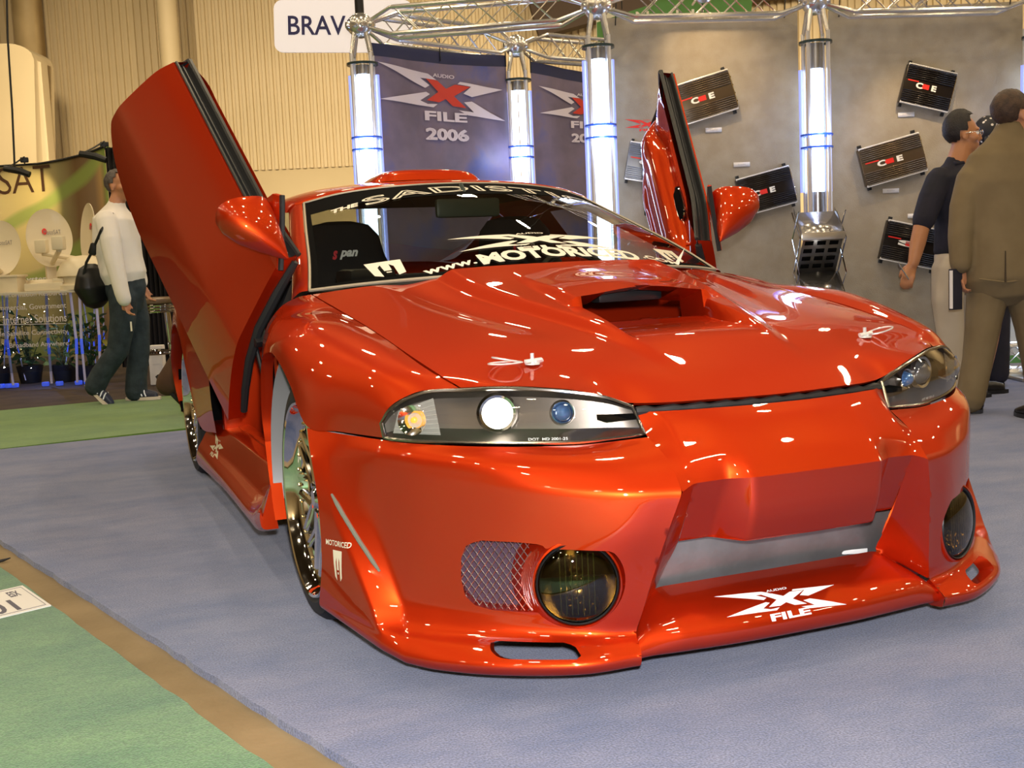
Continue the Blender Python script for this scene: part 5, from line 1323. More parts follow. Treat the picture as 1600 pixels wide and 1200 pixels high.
for (x0, x1, x2, yk, nm) in ((3, 8, 5, 530, 0), (10, 11, 20, 530, 1), (72, 75, 80, 528, 1), (110, 119, 120, 529, 1), (124, 127, 133, 529, 1), (149, 155, 156, 523, 1), (160, 162, 165, 520, 0), (95, 108, 100, 528, 0), (28, 24, 40, 528, 0), (148, 146, 152, 525, 0), (128, 140, 138, 525, 0)):
    dp = CD+(.02 if nm else .45); p0, p1, p2 = at(x0, 457, dp), at(x1, yk, dp), at(x2, 592, dp); p2.z = .03
    for seg in range(4):
        pass
    bm = bmesh.new(); mid = p1.lerp(p2, .35)
    w_ = .016 if nm else .008
    tube(bm, [p0, p0.lerp(p1, .12), p1], w_*.8, 5, mi=0); tube(bm, [p1, mid], w_*.85, 5, mi=1); tube(bm, [mid, p2], w_*.7, 5, mi=0)
    part('clear_leg', bm, [edge_m, edge_b], r)
for ki, px in enumerate((0, 12, 22, 70, 92, 122, 136)):
    c = B((at(px, 586, CD+.1)-Vector(CP)).dot(VR), CD+.1, .06); bm = bmesh.new(); lathe(bm, [(0, -.02), (.030, -.022), (.034, -.035), (.030, -.058), (0, -.058)], Matrix.Translation(c), 12)
    o = bmk('floor_uplight', bm, edge_b, None); tag(o, ('leftmost', 'second', 'third', 'fourth', 'fifth', 'sixth', 'rightmost')[ki]+' of the small blue floor lights below the glass counter', 'lamp', 'blue floor lights under the glass counter')
l_ = bpy.data.lights.new('uplight', 'POINT'); l_.energy = 6; l_.color = (.2, .35, 1); lo = bpy.data.objects.new('uplight', l_); COL.objects.link(lo); lo.location = B((at(60, 586, CD)-Vector(CP)).dot(VR), CD+.2, .35)
# plants under and beside the counter
leafs = [mat('leaf_green', (.05, .11, .02), .5), mat('leaf_yellow', (.22, .20, .03), .5), mat('leaf_dark', (.02, .05, .015), .5)]
random.seed(11)
for px, dpt, hh, nl, lab in ((-2, 10.6, .7, 60, 'leafy plant at the left end under the glass counter'), (48, 10.65, .62, 70, 'leafy plant behind the printed counter pane'), (102, 10.6, .55, 70, 'leafy plant at the right end of the printed pane'), (142, 10.4, .62, 80, 'yellow-green leafy plant beside the walking man')):
    c = B((at(px, 590, dpt)-Vector(CP)).dot(VR), dpt, 0); r = root_at('potted_plant', c, lab, 'plant')
    bm = bmesh.new(); lathe(bm, [(0, 0), (.09, 0), (.12, .16), (.11, .16), (.10, .14), (0, .14)], Matrix.Translation(c), 16); part('pot', bm, black_plastic, r)
    bm = bmesh.new()
    for k in range(14):
        a = random.uniform(0, 2*PI); q = c+Vector((math.cos(a)*.18*random.random(), math.sin(a)*.18*random.random(), hh*random.uniform(.6, 1))); tube(bm, [c+VZ*.13, c.lerp(q, .5)+VZ*.08, q], .004, 4, cap=False)
    part('stems', bm, leafs[2], r)
    bm = bmesh.new()
    for k in range(nl):
        q = c+Vector((max(-.15, min(.15, random.gauss(0, .09))), max(-.13, min(.13, random.gauss(0, .07))), random.uniform(.16, hh))); R_ = Matrix.Rotation(random.uniform(0, 6), 3, 'Z') @ Matrix.Rotation(random.uniform(-.9, .9), 3, 'X') @ Matrix.Rotation(random.uniform(-.9, .9), 3, 'Y'); s_ = random.uniform(.035, .07)
        P_ = [(-1, 0, 0), (-.4, .42, .12), (.3, .4, .12), (1, 0, -.15), (.3, -.4, .12), (-.4, -.42, .12)]
        f = bm.faces.new([bm.verts.new(q+R_ @ Vector(p)*s_) for p in P_]); f.material_index = random.choice((0, 0, 1, 2))
    o = part('leaves', bm, leafs, r, smooth=False, recalc=False); o['kind'] = 'stuff'
# satellite dishes and white units on the counter
def dish(cx, cy, w, h, d, yaw, tilt, label, red=True):
    c = at(cx, cy, d); s_ = d/FPX; n_ = (VR*math.sin(yaw)-VF*math.cos(yaw)+VZ*math.sin(tilt)).normalized(); X = n_.cross(VZ).normalized()*-1; Yv = n_.cross(X)*-1
    Yv = X.cross(n_)*-1; hh = h*s_/2; ww = w*s_/2/max(.25, abs(X.dot(VR)))
    r = root_at('satellite_dish', Vector((c.x, c.y, ct)), label, 'dish', 'satellite dishes on the glass counter')
    Mx = Matrix((( X.x*ww, Yv.x*hh, n_.x*hh, c.x), (X.y*ww, Yv.y*hh, n_.y*hh, c.y), (X.z*ww, Yv.z*hh, n_.z*hh, c.z), (0, 0, 0, 1)))
    bm = bmesh.new(); lathe(bm, [(0, -.14), (.35, -.12), (.7, -.06), (.97, .02), (1.0, .035), (1.0, .02), (.97, -.01), (.7, -.10), (0, -.19)], Mx, 40); part('reflector', bm, cream, r)
    up = n_*.02
    if red:
        bm = bmesh.new(); lathe(bm, [(0, -.11), (.11, -.105), (.11, -.09), (0, -.09)], Mx @ Matrix.Translation((-.15, .25, 0)), 12); part('dish_badge', bm, amp_r, r, label='small red badge on the dish')
    t = fit(text_bm('MotoSAT', 1, .0), .18, .22, .75, .16)
    for v in t.verts: v.co = Mx @ Vector((v.co.x, v.co.y, -.075))
    part('dish_lettering', t, MATS.get('grey_print') or mat('grey_print', (.25, .22, .2), .5), r, smooth=False, recalc=False)
    bm = bmesh.new(); q = c+n_*.42-VZ*hh*.75; tube(bm, [c-VZ*hh*.9-n_*.02, q], .022, 8); box(bm, q+VZ*.06, (.10, .12, .09), frame(VR, VZ), .015); part('feed_arm', bm, cream, r)
    bm = bmesh.new(); box(bm, c-n_*.06-VZ*(hh*.5), (.07, hh*1.0, .05), frame(X, VZ), .01); box(bm, Vector((c.x, c.y, (c.z-hh*.8+ct+.0)/2+.01))-n_*.05, (.09, max(.05, c.z-hh*.8-ct), .07), frame(X, VZ), .01); part('mast', bm, cream, r)
    bm = bmesh.new(); lathe(bm, [(0, ct+.10), (.20, ct+.10), (.22, ct+.07), (.22, ct+.0)], Matrix.Translation((c.x-n_.x*.03, c.y-n_.y*.03, 0)), 28); part('turntable', bm, cream, r)
dish(0, 388, 62, 88, 10.35, .15, .25, 'pale dish cut off by the left edge of the picture', red=False)
dish(77, 372, 58, 92, 10.45, .55, .20, 'large pale dish in the middle of the glass counter')
dish(138, 365, 40, 94, 10.55, -.9, .1, 'narrow-looking pale dish turned aside, just left of the man in the white shirt')
c = at(130, 420, 10.3); r = root_at('antenna_dome', Vector((c.x, c.y, ct)), 'cream domed antenna unit on the counter beside the walking man', 'antenna')
bm = bmesh.new(); lathe(bm, [(0, c.z-ct+.12), (.10, c.z-ct+.11), (.18, c.z-ct+.06), (.225, c.z-ct-.03), (.23, c.z-ct-.06), (.20, c.z-ct-.065), (.19, .06), (.24, .04), (.24, 0)], Matrix.Translation((c.x, c.y, ct)), 32); part('dome', bm, cream, r)
c = at(8, 447, 10.25); bm = bmesh.new(); box(bm, c, (.30, .20, .16), frame(VR, VF), .008); box(bm, c+VZ*.085, (.33, .23, .02), frame(VR, VF), .006); o = bmk('control_box', bm, cream, None); tag(o, 'low cream box at the far left on the counter', 'box')
c = at(40, 449, 10.62); bm = bmesh.new(); box(bm, c+VZ*.0, (.20, .14, .10), frame(VR, VF), .03); o = bmk('black_case', bm, black_plastic, None); tag(o, 'small black case on the counter beside the cream box', 'case')
c = at(75, 444, 10.22); bm = bmesh.new(); box(bm, Vector((c.x, c.y, ct+.035)), (.34, .22, .07), frame(VR, VF), .012); box(bm, Vector((c.x, c.y, ct+.085))+VR*.12, (.10, .16, .04), frame(VR, VF), .01); o = bmk('mounting_plate', bm, cream, None); tag(o, 'flat cream mounting plate under the middle dish', 'plate')

# bar stools with chrome rings
def stool(px, d, label):
    a = (at(px, 520, d)-Vector(CP)).dot(VR); c = B(a, d, 0); zt = at(px, 470, d).z; r = root_at('bar_stool', c, label, 'stool')
    T_ = lambda z: Matrix.Translation(c+VZ*z)
    bm = bmesh.new(); lathe(bm, [(0, .03), (.15, .03), (.175, .015), (.18, -.005), (.175, -.02), (0, -.02)], T_(zt), 32); part('seat', bm, MATS.get('seat_vinyl') or mat('seat_vinyl', (.16, .10, .05), .35), r)
    for k, z in enumerate((zt-.035, zt-.06, zt-.085)):
        bm = bmesh.new(); lathe(bm, [(.165+.012*math.cos(t), z+.012*math.sin(t)) for t in [2*PI*q/8 for q in range(8)]], Matrix.Translation(c), 36, closed=True); part('seat_ring', bm, chrome, r)
    for k in range(4):
        a_ = PI/4+k*PI/2; dv = Vector((math.cos(a_), math.sin(a_), 0)); bm = bmesh.new(); tube(bm, [c+dv*.14+VZ*(zt-.09), c+dv*.165+VZ*.30, c+dv*.21+VZ*.01], .016, 10); part('leg', bm, chrome, r)
    bm = bmesh.new(); lathe(bm, [(.18+.014*math.cos(t), .30+.014*math.sin(t)) for t in [2*PI*q/8 for q in range(8)]], Matrix.Translation(c), 36, closed=True); part('foot_ring', bm, chrome, r)
stool(244, 9.6, 'chrome bar stool between the walking man and the left car door')
c = at(247, 578, 9.9); bm = bmesh.new(); box(bm, Vector((c.x, c.y, .17)), (.12, .10, .34), frame(VR, VF), .01); box(bm, Vector((c.x, c.y, .24))-VF*.052, (.07, .005, .12), frame(VR, VF)); o = bmk('carton', bm, card, None); tag(o, 'small pale carton on the floor behind the bar stool', 'box')
# numbered paper sign taped to the green carpet
P_ = [(-1.93, .62), (-1.583, .735), (-1.52, .50), (-1.86, .37)]
P_ = [tuple(Vector(CP+0*_r)[:2])]*0+P_
def fl(px, py):
    dd = Vector(_fw+(px-800)/FPX*_r-(py-600)/FPX*_u); t = -CP[2]/dd.z; q = Vector(CP)+dd*t; return (q.x, q.y)
c0, c1, c2 = fl(35, 915), fl(80, 946), fl(-60, 980)
c3 = (c0[0]+c2[0]-c1[0], c0[1]+c2[1]-c1[1])
bm = bmesh.new(); poly_plate(bm, [c0, c1, c2, c3], Matrix.Translation((0, 0, -.002)), .003); sg = bmk('paper_sign', bm, pure_white, None, smooth=False); tag(sg, 'white numbered paper sign lying on the green carpet at lower left', 'sign')
o0, ex, ey = Vector((*c1, .0015)), Vector((c0[0]-c1[0], c0[1]-c1[1], 0)), Vector((c2[0]-c1[0], c2[1]-c1[1], 0))
def on_paper(t, u0, u1, v0, v1, m, nm):
    fit(t, .5, .5, 1, 1)
    for v in t.verts: x, y = v.co.x, v.co.y; v.co = o0+ey*(u1-(u1-u0)*x)+ex*(v0+(v1-v0)*y)
    bmk(nm, t, m, sg, smooth=False, recalc=False)
ink = mat('paper_ink', (.12, .12, .16), .6)
on_paper(text_bm('301', 1, .02), .30, .80, .10, .55, ink, 'sign_number')
on_paper(text_bm('ESX', 1, .03), .13, .26, .62, .85, ink, 'sign_mark')
bm = bmesh.new()
for a_, b_ in (((.04, .06), (.96, .06)), ((.04, .94), (.96, .94)), ((.04, .06), (.04, .94))): tube(bm, [o0+ey*a_[0]+ex*a_[1], o0+ey*b_[0]+ex*b_[1]], .0008, 4)
bmk('sign_border', bm, ink, sg)
bm = bmesh.new(); a = fl(-12, 873); b_ = fl(16, 868); 
tube(bm, [Vector((*a, -.015)), Vector((*a, -.012)).lerp(Vector((*b_, -.012)), .6), Vector((*b_, -.008))], [.006, .005, .002], 6); o = bmk('cable_stub', bm, black_rubber, None); tag(o, 'short black cable end lying on the bare floor strip', 'cable')
# ================================================================ people
skin = noisy('skin', (.50, .22, .11), (.56, .26, .14), 8, .5)
skin2 = noisy('skin_tan', (.42, .18, .075), (.48, .22, .10), 8, .5)
hair_b = noisy('black_hair', (.008, .006, .006), (.02, .014, .012), 40, .5, .4, 160)
hair_g = noisy('grey_brown_hair', (.05, .04, .035), (.12, .10, .09), 40, .6, .4, 160)
hair_br = noisy('brown_hair', (.035, .018, .010), (.075, .04, .022), 40, .6, .4, 160)
cl_white = noisy('white_shirt', (.80, .74, .66), (.84, .78, .70), 5, .8, .25, 14)
cl_denim = noisy('dark_denim', (.018, .028, .035), (.035, .05, .06), 14, .85, .3, 30)
cl_navy = noisy('navy_polo', (.010, .010, .018), (.018, .016, .028), 8, .85, .2, 18)
cl_khaki = noisy('light_khaki', (.48, .40, .29), (.54, .46, .34), 5, .85, .3, 10)
cl_suit = noisy('olive_suit', (.16, .115, .055), (.19, .14, .07), 6, .8, .25, 9)
cl_brown = noisy('brown_trousers', (.05, .022, .010), (.08, .04, .02), 6, .8)
shoe_b = mat('black_shoe', (.01, .009, .009), .3)
def blob(bm, pts, rad, seg=14):
    """closed tapering limb through pts; rad: radius or (side, depth) per point"""
    pts = [Vector(p) for p in pts]; rings = []; n = len(pts)
    for i, p in enumerate(pts):
        d = (pts[min(i+1, n-1)]-pts[max(i-1, 0)]).normalized()
        r_ = rad[i]; rx, ry = (r_ if isinstance(r_, tuple) else (r_, r_))
        y = (VF-d*VF.dot(d)); y = y.normalized() if y.length > .2 else (VZ-d*VZ.dot(d)).normalized(); x = y.cross(d)
        rings.append((p, x, y, rx, ry, d))
    def ringv(p, x, y, rx, ry): return [bm.verts.new(p+x*rx*math.cos(2*PI*k/seg)+y*ry*math.sin(2*PI*k/seg)) for k in range(seg)]
    R_ = []
    p, x, y, rx, ry, d = rings[0]; m_ = min(rx, ry)
    for f_ in (.95, .6): R_.append(ringv(p-d*m_*f_, x, y, rx*math.sqrt(1-f_*f_), ry*math.sqrt(1-f_*f_)))
    for q in rings: R_.append(ringv(*q[:5]))
    p, x, y, rx, ry, d = rings[-1]; m_ = min(rx, ry)
    for f_ in (.6, .95): R_.append(ringv(p+d*m_*f_, x, y, rx*math.sqrt(1-f_*f_), ry*math.sqrt(1-f_*f_)))
    for A_, B_ in zip(R_, R_[1:]):
        for k in range(seg): bm.faces.new((A_[k], A_[(k+1) % seg], B_[(k+1) % seg], B_[k]))
    bm.faces.new(R_[0][::-1]); bm.faces.new(R_[-1])
def fuse(bm, vox, smooth=4):
    """merge overlapping closed shapes into one continuous surface"""
    bmesh.ops.recalc_face_normals(bm, faces=bm.faces)
    me = bpy.data.meshes.new('t'); bm.to_mesh(me); bm.free(); o = bpy.data.objects.new('t', me); COL.objects.link(o)
    md = o.modifiers.new('r', 'REMESH'); md.mode = 'VOXEL'; md.voxel_size = vox
    if smooth: m2 = o.modifiers.new('s', 'SMOOTH'); m2.iterations = smooth; m2.factor = .6
    dg = bpy.context.evaluated_depsgraph_get(); dg.update(); m3 = bpy.data.meshes.new_from_object(o.evaluated_get(dg))
    b = bmesh.new(); b.from_mesh(m3); bpy.data.objects.remove(o); bpy.data.meshes.remove(me); bpy.data.meshes.remove(m3); return b
def head_shape(bm, c, face, s=1.0):
    """c: head centre, face: horizontal facing direction"""
    f = Vector(face).normalized(); sd = f.cross(VZ).normalized()
    def P(x, y, z): return c+sd*x*s+f*y*s+VZ*z*s
    def ell(x, y, z, a, b_, c_, seg=18):
        t = bmesh.new(); bmesh.ops.create_uvsphere(t, u_segments=seg, v_segments=12, radius=1)
        for v in t.verts: v.co = P(x+v.co.x*a, y+v.co.y*b_, z+v.co.z*c_)
        join(bm, t)
    ell(0, -.012, .030, .075, .092, .085); ell(0, .022, -.045, .056, .066, .070); ell(0, .062, -.088, .026, .022, .020)
    ell(0, .090, -.012, .012, .020, .026); ell(0, .098, -.026, .015, .016, .012)
    ell(0, .080, .028, .050, .014, .012); ell(0, .084, -.058, .024, .012, .010)
    for q in (-1, 1):
        ell(q*.076, -.004, -.010, .008, .018, .032); ell(q*.050, .050, -.020, .022, .030, .026)
    return P
def neck_to(bm, c, base, r_=.055): blob(bm, [base, c-VZ*.05], [r_*1.15, r_], 12)
def ear_eyes(P, root, br=(.02, .01, .01)):
    bm = bmesh.new()
    for q in (-1, 1):
        t = bmesh.new(); bmesh.ops.create_uvsphere(t, u_segments=10, v_segments=8, radius=.012)
        cc = P(q*.031, .074, .006)
        for v in t.verts: v.co = cc+v.co
        join(bm, t, 0)
        t = bmesh.new(); bmesh.ops.create_uvsphere(t, u_segments=8, v_segments=6, radius=.006); cc = P(q*.031, .084, .006)
        for v in t.verts: v.co = cc+v.co
        join(bm, t, 1)
    part('eyes', bm, [pure_white, black_plastic], root)
def hair_cap(P, root, m, top=.0, low=-.02, vox=.010, full=1.0):
    bm = bmesh.new(); t = bmesh.new(); bmesh.ops.create_uvsphere(t, u_segments=28, v_segments=20, radius=1)
    c0 = P(0, 0, 0); dele = []
    for v in t.verts:
        x, y, z = v.co; v.co = P(x*.083, -.014+y*.102*(1.0), .034+z*.094+top*max(0, z)*.2)
        if y > .42 and z < .62: dele.append(v)
        elif y > -.15 and z < -.18: dele.append(v)
        elif z < -.80+low: dele.append(v)
    bmesh.ops.delete(t, geom=dele, context='VERTS'); join(bm, t)
    random.seed(5)
    for v in bm.verts: v.co += Vector((random.uniform(-1, 1), random.uniform(-1, 1), random.uniform(-1, 1)))*.0025
    part('hair', bm, m, root)
def hand(bm, wrist, d, palm_n, s=1.0, curl=.5):
    """palm with four unequal curled fingers and a thumb leaving its side"""
    d = Vector(d).normalized(); n_ = Vector(palm_n); n_ = (n_-d*n_.dot(d)).normalized(); sd = d.cross(n_)
    pc = wrist+d*.05*s
    blob(bm, [wrist, wrist+d*.035*s, wrist+d*.085*s], [(.026*s, .020*s), (.038*s, .016*s), (.040*s, .014*s)], 10)
    for k, ln in enumerate((.068, .078, .072, .056)):
        o = wrist+d*.088*s+sd*((k-1.5)*.0205*s); a = curl; p1 = o+d*ln*.45*s*math.cos(a*.5)+n_*ln*.45*s*math.sin(a*.5)
        p2 = p1+d*ln*.33*s*math.cos(a*1.4)+n_*ln*.33*s*math.sin(a*1.4); p3 = p2+d*ln*.27*s*math.cos(a*2.1)+n_*ln*.27*s*math.sin(a*2.1)
        blob(bm, [o-d*.02*s, p1, p2, p3], [.0095*s, .009*s, .0085*s, .007*s], 8)
    o = wrist+d*.025*s-sd*.030*s; blob(bm, [o, o+d*.035*s-sd*.022*s+n_*.012*s, o+d*.062*s-sd*.022*s+n_*.030*s], [.013*s, .0105*s, .008*s], 8)
def shoe(root, heel, toe, up=VZ, m=None, s=1.0, sole=None, stripes=False, lift=0):
    heel, toe = Vector(heel), Vector(toe); d = (toe-heel).normalized(); sd = d.cross(up).normalized(); u_ = sd.cross(d); L = .28*s
    bm = bmesh.new()
    blob(bm, [heel+d*.04+u_*.045, heel+d*.10+u_*.045, heel+d*.18+u_*.032, heel+d*.235+u_*.025], [(.034, .045), (.038, .042), (.046, .028), (.038, .020)], 14)
    blob(bm, [heel+d*.05+u_*.05, heel+d*.055+u_*.10], [.040, .038], 12)
    b = fuse(bm, .009, 2); sh = part('shoe', b, m or shoe_b, root)
    bm = bmesh.new(); prof_ = []
    for t_, w_ in ((0, .020), (.03, .036), (.10, .038), (.17, .048), (.23, .040), (.27, .016)): prof_.append((t_, w_))
    top = [heel+d*t_+sd*w_ for t_, w_ in prof_]+[heel+d*t_-sd*w_ for t_, w_ in prof_[::-1]]
    a = [bm.verts.new(v+u_*.022) for v in top]; b_ = [bm.verts.new(v) for v in top]; bm.faces.new(a); bm.faces.new(b_[::-1])
    for i in range(len(a)): bm.faces.new((a[i], b_[i], b_[(i+1) % len(a)], a[(i+1) % len(a)]))
    subpart('shoe_sole', bm, sole or shoe_b, sh, root)
    if stripes:
        bm = bmesh.new()
        for q in (-1, 1):
            for k in range(3): a_ = heel+d*(.115+k*.030)+sd*q*.046+u_*.030; tube(bm, [a_, a_+u_*.026-d*.014-sd*q*.008, a_+u_*.044-d*.022-sd*q*.024], .0055, 5)
        subpart('shoe_stripes', bm, MATS.get('stripe_white') or mat('stripe_white', (.85, .9, 1), .3, emit=(.6, .75, 1), estr=.0), sh, root, label='bright white side stripes')
# --- walking man in a white shirt
D1 = 8.65; r = root_at('person', B((at(195, 600, D1)-Vector(CP)).dot(VR), D1, 0), 'man in a white shirt and dark jeans walking behind the left car door', 'person', None)
A_ = lambda x, y, dd=0: at(x, y, D1+dd)
hc = A_(186, 291); bm = bmesh.new(); P = head_shape(bm, hc, VR*.95-VF*.3, 1.0); neck_to(bm, hc, A_(180, 326))
blob(bm, [A_(183, 345), A_(186, 385), A_(190, 430), A_(196, 455)], [(.10, .14), (.11, .14), (.10, .13), (.10, .13)])
blob(bm, [A_(170, 345, -.16), A_(178, 405, -.2), A_(194, 462, -.22)], [.045, .038, .028]); hand(bm, A_(195, 466, -.22), A_(200, 494, -.22)-A_(195, 466, -.22), VR, .95, .7)
blob(bm, [A_(196, 345, .17), A_(206, 400, .2), A_(222, 445, .2)], [.045, .038, .028]); hand(bm, A_(223, 448, .2), VR*.4-VZ, VR, .95, .6)
blob(bm, [A_(196, 455, -.07), A_(186, 540, -.07), A_(150, 600, -.07)], [.08, .055, .04]); blob(bm, [A_(202, 455, .08), A_(218, 540, .08), A_(214, 608, .08)], [.08, .055, .04])
part('body', fuse(bm, .0085, 3), skin, r); ear_eyes(P, r); hair_cap(P, r, hair_g)
bm = bmesh.new()
blob(bm, [A_(182, 321), A_(179, 342), A_(182, 375), A_(188, 405), A_(192, 428)], [(.07, .065), (.155, .17), (.175, .165), (.165, .145), (.175, .15)], 20)
blob(bm, [A_(166, 345, -.15), A_(172, 375, -.2), A_(179, 410, -.22), A_(190, 455, -.24)], [.082, .075, .068, .055]); blob(bm, [A_(190, 455, -.24), A_(194, 468, -.24)], [.056, .052])
blob(bm, [A_(196, 345, .16), A_(206, 395, .2), A_(220, 440, .2)], [.08, .07, .055])
part('shirt', fuse(bm, .010, 3), cl_white, r)
bm = bmesh.new()
blob(bm, [A_(193, 424), A_(196, 450), A_(198, 470)], [(.145, .12), (.155, .13), (.13, .12)], 18)
blob(bm, [A_(192, 460, -.08), A_(192, 500, -.09), A_(184, 548, -.08), A_(158, 585, -.08), A_(149, 603, -.08)], [.105, .095, .082, .078, .080]); blob(bm, [A_(204, 460, .08), A_(214, 500, .08), A_(217, 548, .09), A_(213, 590, .09), A_(213, 612, .09)], [.105, .095, .082, .080, .085])
part('jeans', fuse(bm, .010, 3), cl_denim, r)
bm = bmesh.new(); blob(bm, [A_(193, 425), A_(193, 430)], [(.15, .125), (.15, .125)], 20); part('belt', bm, black_plastic, r)
bm = bmesh.new(); box(bm, A_(205, 510, -.19), (.012, .07, .004), frame(VR, VZ)); part('pocket_tag', bm, white_vinyl, r)
sn = mat('sneaker', (.02, .025, .05), .4); cr_s = mat('cream_sole', (.72, .62, .50), .6)
shoe(r, A_(133, 602, -.08), A_(165, 632, -.08), VZ*.75+VR*.4, sn, 1, cr_s, True)
h_ = A_(198, 627, .09); h_.z = 0.0; t_ = h_+VR*.28-VF*.03; shoe(r, h_, t_, VZ, sn, 1, cr_s, True)
bg = root_at('shoulder_bag', A_(146, 448, -.05), 'black shoulder bag with strap behind the walking man', 'bag')
bm = bmesh.new(); blob(bm, [A_(143, 432, -.02), A_(144, 450, -.02), A_(148, 462, -.02)], [(.10, .16), (.125, .17), (.10, .15)], 20); part('bag_body', fuse(bm, .01, 2), black_plastic, bg)
bm = bmesh.new(); tube(bm, [A_(128, 440, -.15), A_(135, 410, -.18), A_(143, 395, -.2), A_(158, 360, -.26), A_(176, 334, -.15), A_(186, 342, .05)], [.010]*6, 8); blob(bm, [A_(144, 396, -.21), A_(146, 382, -.22)], [(.03, .012), (.022, .012)], 10); part('bag_strap', bm, black_rubber, bg)
# --- man in brown, mostly hidden by the left door
D5 = 7.7; A_ = lambda x, y, dd=0: at(x, y, D5+dd)
r = root_at('person', B((at(300, 600, D5)-Vector(CP)).dot(VR), D5, 0), 'person in dark brown trousers mostly hidden behind the left car door, one foot trailing', 'person')
zf = lambda x, z, dd=0: B((at(x, 500, D5)-Vector(CP)).dot(VR), D5+dd, z)
bm = bmesh.new(); hc = zf(335, 1.60); P = head_shape(bm, hc, VR); neck_to(bm, hc, zf(333, 1.42)); blob(bm, [zf(333, 1.36), zf(333, 1.15), zf(330, .95)], [(.10, .14), (.11, .14), (.10, .13)])
blob(bm, [zf(333, 1.36, -.18), zf(333, 1.10, -.22), zf(340, .86, -.22)], [.045, .038, .028]); hand(bm, zf(340, .85, -.22), -VZ, VR); blob(bm, [zf(333, 1.36, .18), zf(333, 1.10, .22), zf(340, .86, .22)], [.045, .038, .028]); hand(bm, zf(340, .85, .22), -VZ, VR)
blob(bm, [zf(330, .9, -.08), zf(318, .5, -.08), zf(268, .20, -.08)], [.08, .055, .04]); blob(bm, [zf(332, .9, .08), zf(345, .5, .08), zf(350, .08, .08)], [.08, .055, .04])
part('body', fuse(bm, .010, 3), skin, r); hair_cap(P, r, hair_br)
bm = bmesh.new(); blob(bm, [zf(333, 1.45), zf(333, 1.36), zf(333, 1.15), zf(330, .92)], [(.07, .07), (.16, .19), (.17, .16), (.16, .15)], 18); blob(bm, [zf(333, 1.36, -.18), zf(333, 1.10, -.23), zf(340, .90, -.23)], [.08, .065, .05]); blob(bm, [zf(333, 1.36, .18), zf(333, 1.10, .23), zf(340, .90, .23)], [.08, .065, .05]); part('jacket', fuse(bm, .012, 3), cl_brown, r)
bm = bmesh.new(); blob(bm, [zf(330, .95), zf(330, .85)], [(.14, .14), (.15, .14)], 18); blob(bm, [zf(328, .88, -.08), zf(312, .52, -.09), zf(285, .36, -.09), zf(262, .22, -.09)], [.11, .09, .085, .085]); blob(bm, [zf(332, .88, .08), zf(345, .5, .08), zf(350, .10, .08)], [.11, .09, .085]); part('trousers', fuse(bm, .012, 3), cl_brown, r)
shoe(r, A_(244, 588, -.09), A_(280, 628, -.09), VZ*.6+VR*.6, mat('brown_shoe', (.045, .02, .012), .35), 1); h_ = zf(345, 0, .08); shoe(r, h_, h_+VR*.28)
# --- man in navy polo with glasses
D2 = 6.85; A_ = lambda x, y, dd=0: at(x, y, D2+dd)
ft = lambda x, d: Vector((*B((at(x, 600, d)-Vector(CP)).dot(VR), d, 0)[:2], 0))
r = root_at('person', ft(1490, D2), 'man with glasses in a navy polo and pale khaki trousers facing the amplifiers', 'person')
hc = A_(1504, 211); fd = VR*.82+VF*.35-VR*0; bm = bmesh.new(); P = head_shape(bm, hc, VR*.95-VF*.10, 1.0); neck_to(bm, hc, A_(1496, 255), .058)
blob(bm, [A_(1500, 280, .05), A_(1502, 330, .05), A_(1500, 385, .05), A_(1494, 420, .05)], [(.11, .10), (.12, .10), (.11, .10), (.11, .10)])
blob(bm, [A_(1462, 290, -.05), A_(1442, 345, -.08), A_(1434, 380, -.10), A_(1427, 412, -.12)], [.05, .048, .046, .032]); hand(bm, A_(1426, 412, -.12), A_(1414, 448, -.14)-A_(1426, 412, -.12), VR*.5+VF*.8, 1.0, .55)
blob(bm, [A_(1530, 290, .15), A_(1550, 350, .15), A_(1560, 400, .1)], [.048, .04, .028]); hand(bm, A_(1560, 402, .1), -VZ, -VF)
blob(bm, [A_(1485, 420, 0), A_(1484, 510, 0), A_(1490, 610, 0)], [.08, .055, .04]); blob(bm, [A_(1512, 420, .1), A_(1516, 510, .1), A_(1520, 600, .1)], [.08, .055, .04])
part('body', fuse(bm, .0085, 3), skin2, r); ear_eyes(P, r); hair_cap(P, r, hair_b, top=.12)
bm = bmesh.new(); pl, pr_ = P(.038, .098, .006), P(-.038, .098, .006)
for q in (pl, pr_):
    lp_ = [q+(P(.020*math.cos(t), 0, .015*math.sin(t))-P(0, 0, 0)) for t in [2*PI*k/20 for k in range(20)]]; tube(bm, lp_, .0018, 6, closed=True)
tube(bm, [P(.016, .10, .008), P(-.016, .10, .008)], .0016, 6)
for q in (-1, 1): tube(bm, [P(q*.058, .095, .010), P(q*.080, .05, .010), P(q*.083, -.005, .004)], .002, 6)
part('glasses', bm, chr2, r)
bm = bmesh.new(); blob(bm, [A_(1494, 258), A_(1492, 272), A_(1494, 300, .02), A_(1502, 345, .03), A_(1502, 392, .03)], [(.072, .07), (.145, .12), (.165, .13), (.155, .13), (.160, .135)], 20)
blob(bm, [A_(1468, 281, -.03), A_(1455, 310, -.06), A_(1443, 345, -.08)], [.078, .074, .066]); blob(bm, [A_(1524, 282, .12), A_(1538, 310, .15), A_(1548, 345, .15)], [.078, .074, .066])
part('polo_shirt', fuse(bm, .009, 3), cl_navy, r)
bm = bmesh.new(); tube(bm, [A_(1488, 253, -.03), A_(1494, 256, -.07), A_(1506, 254, -.06)], [.012, .012, .010], 8); part('collar', bm, cl_navy, r)
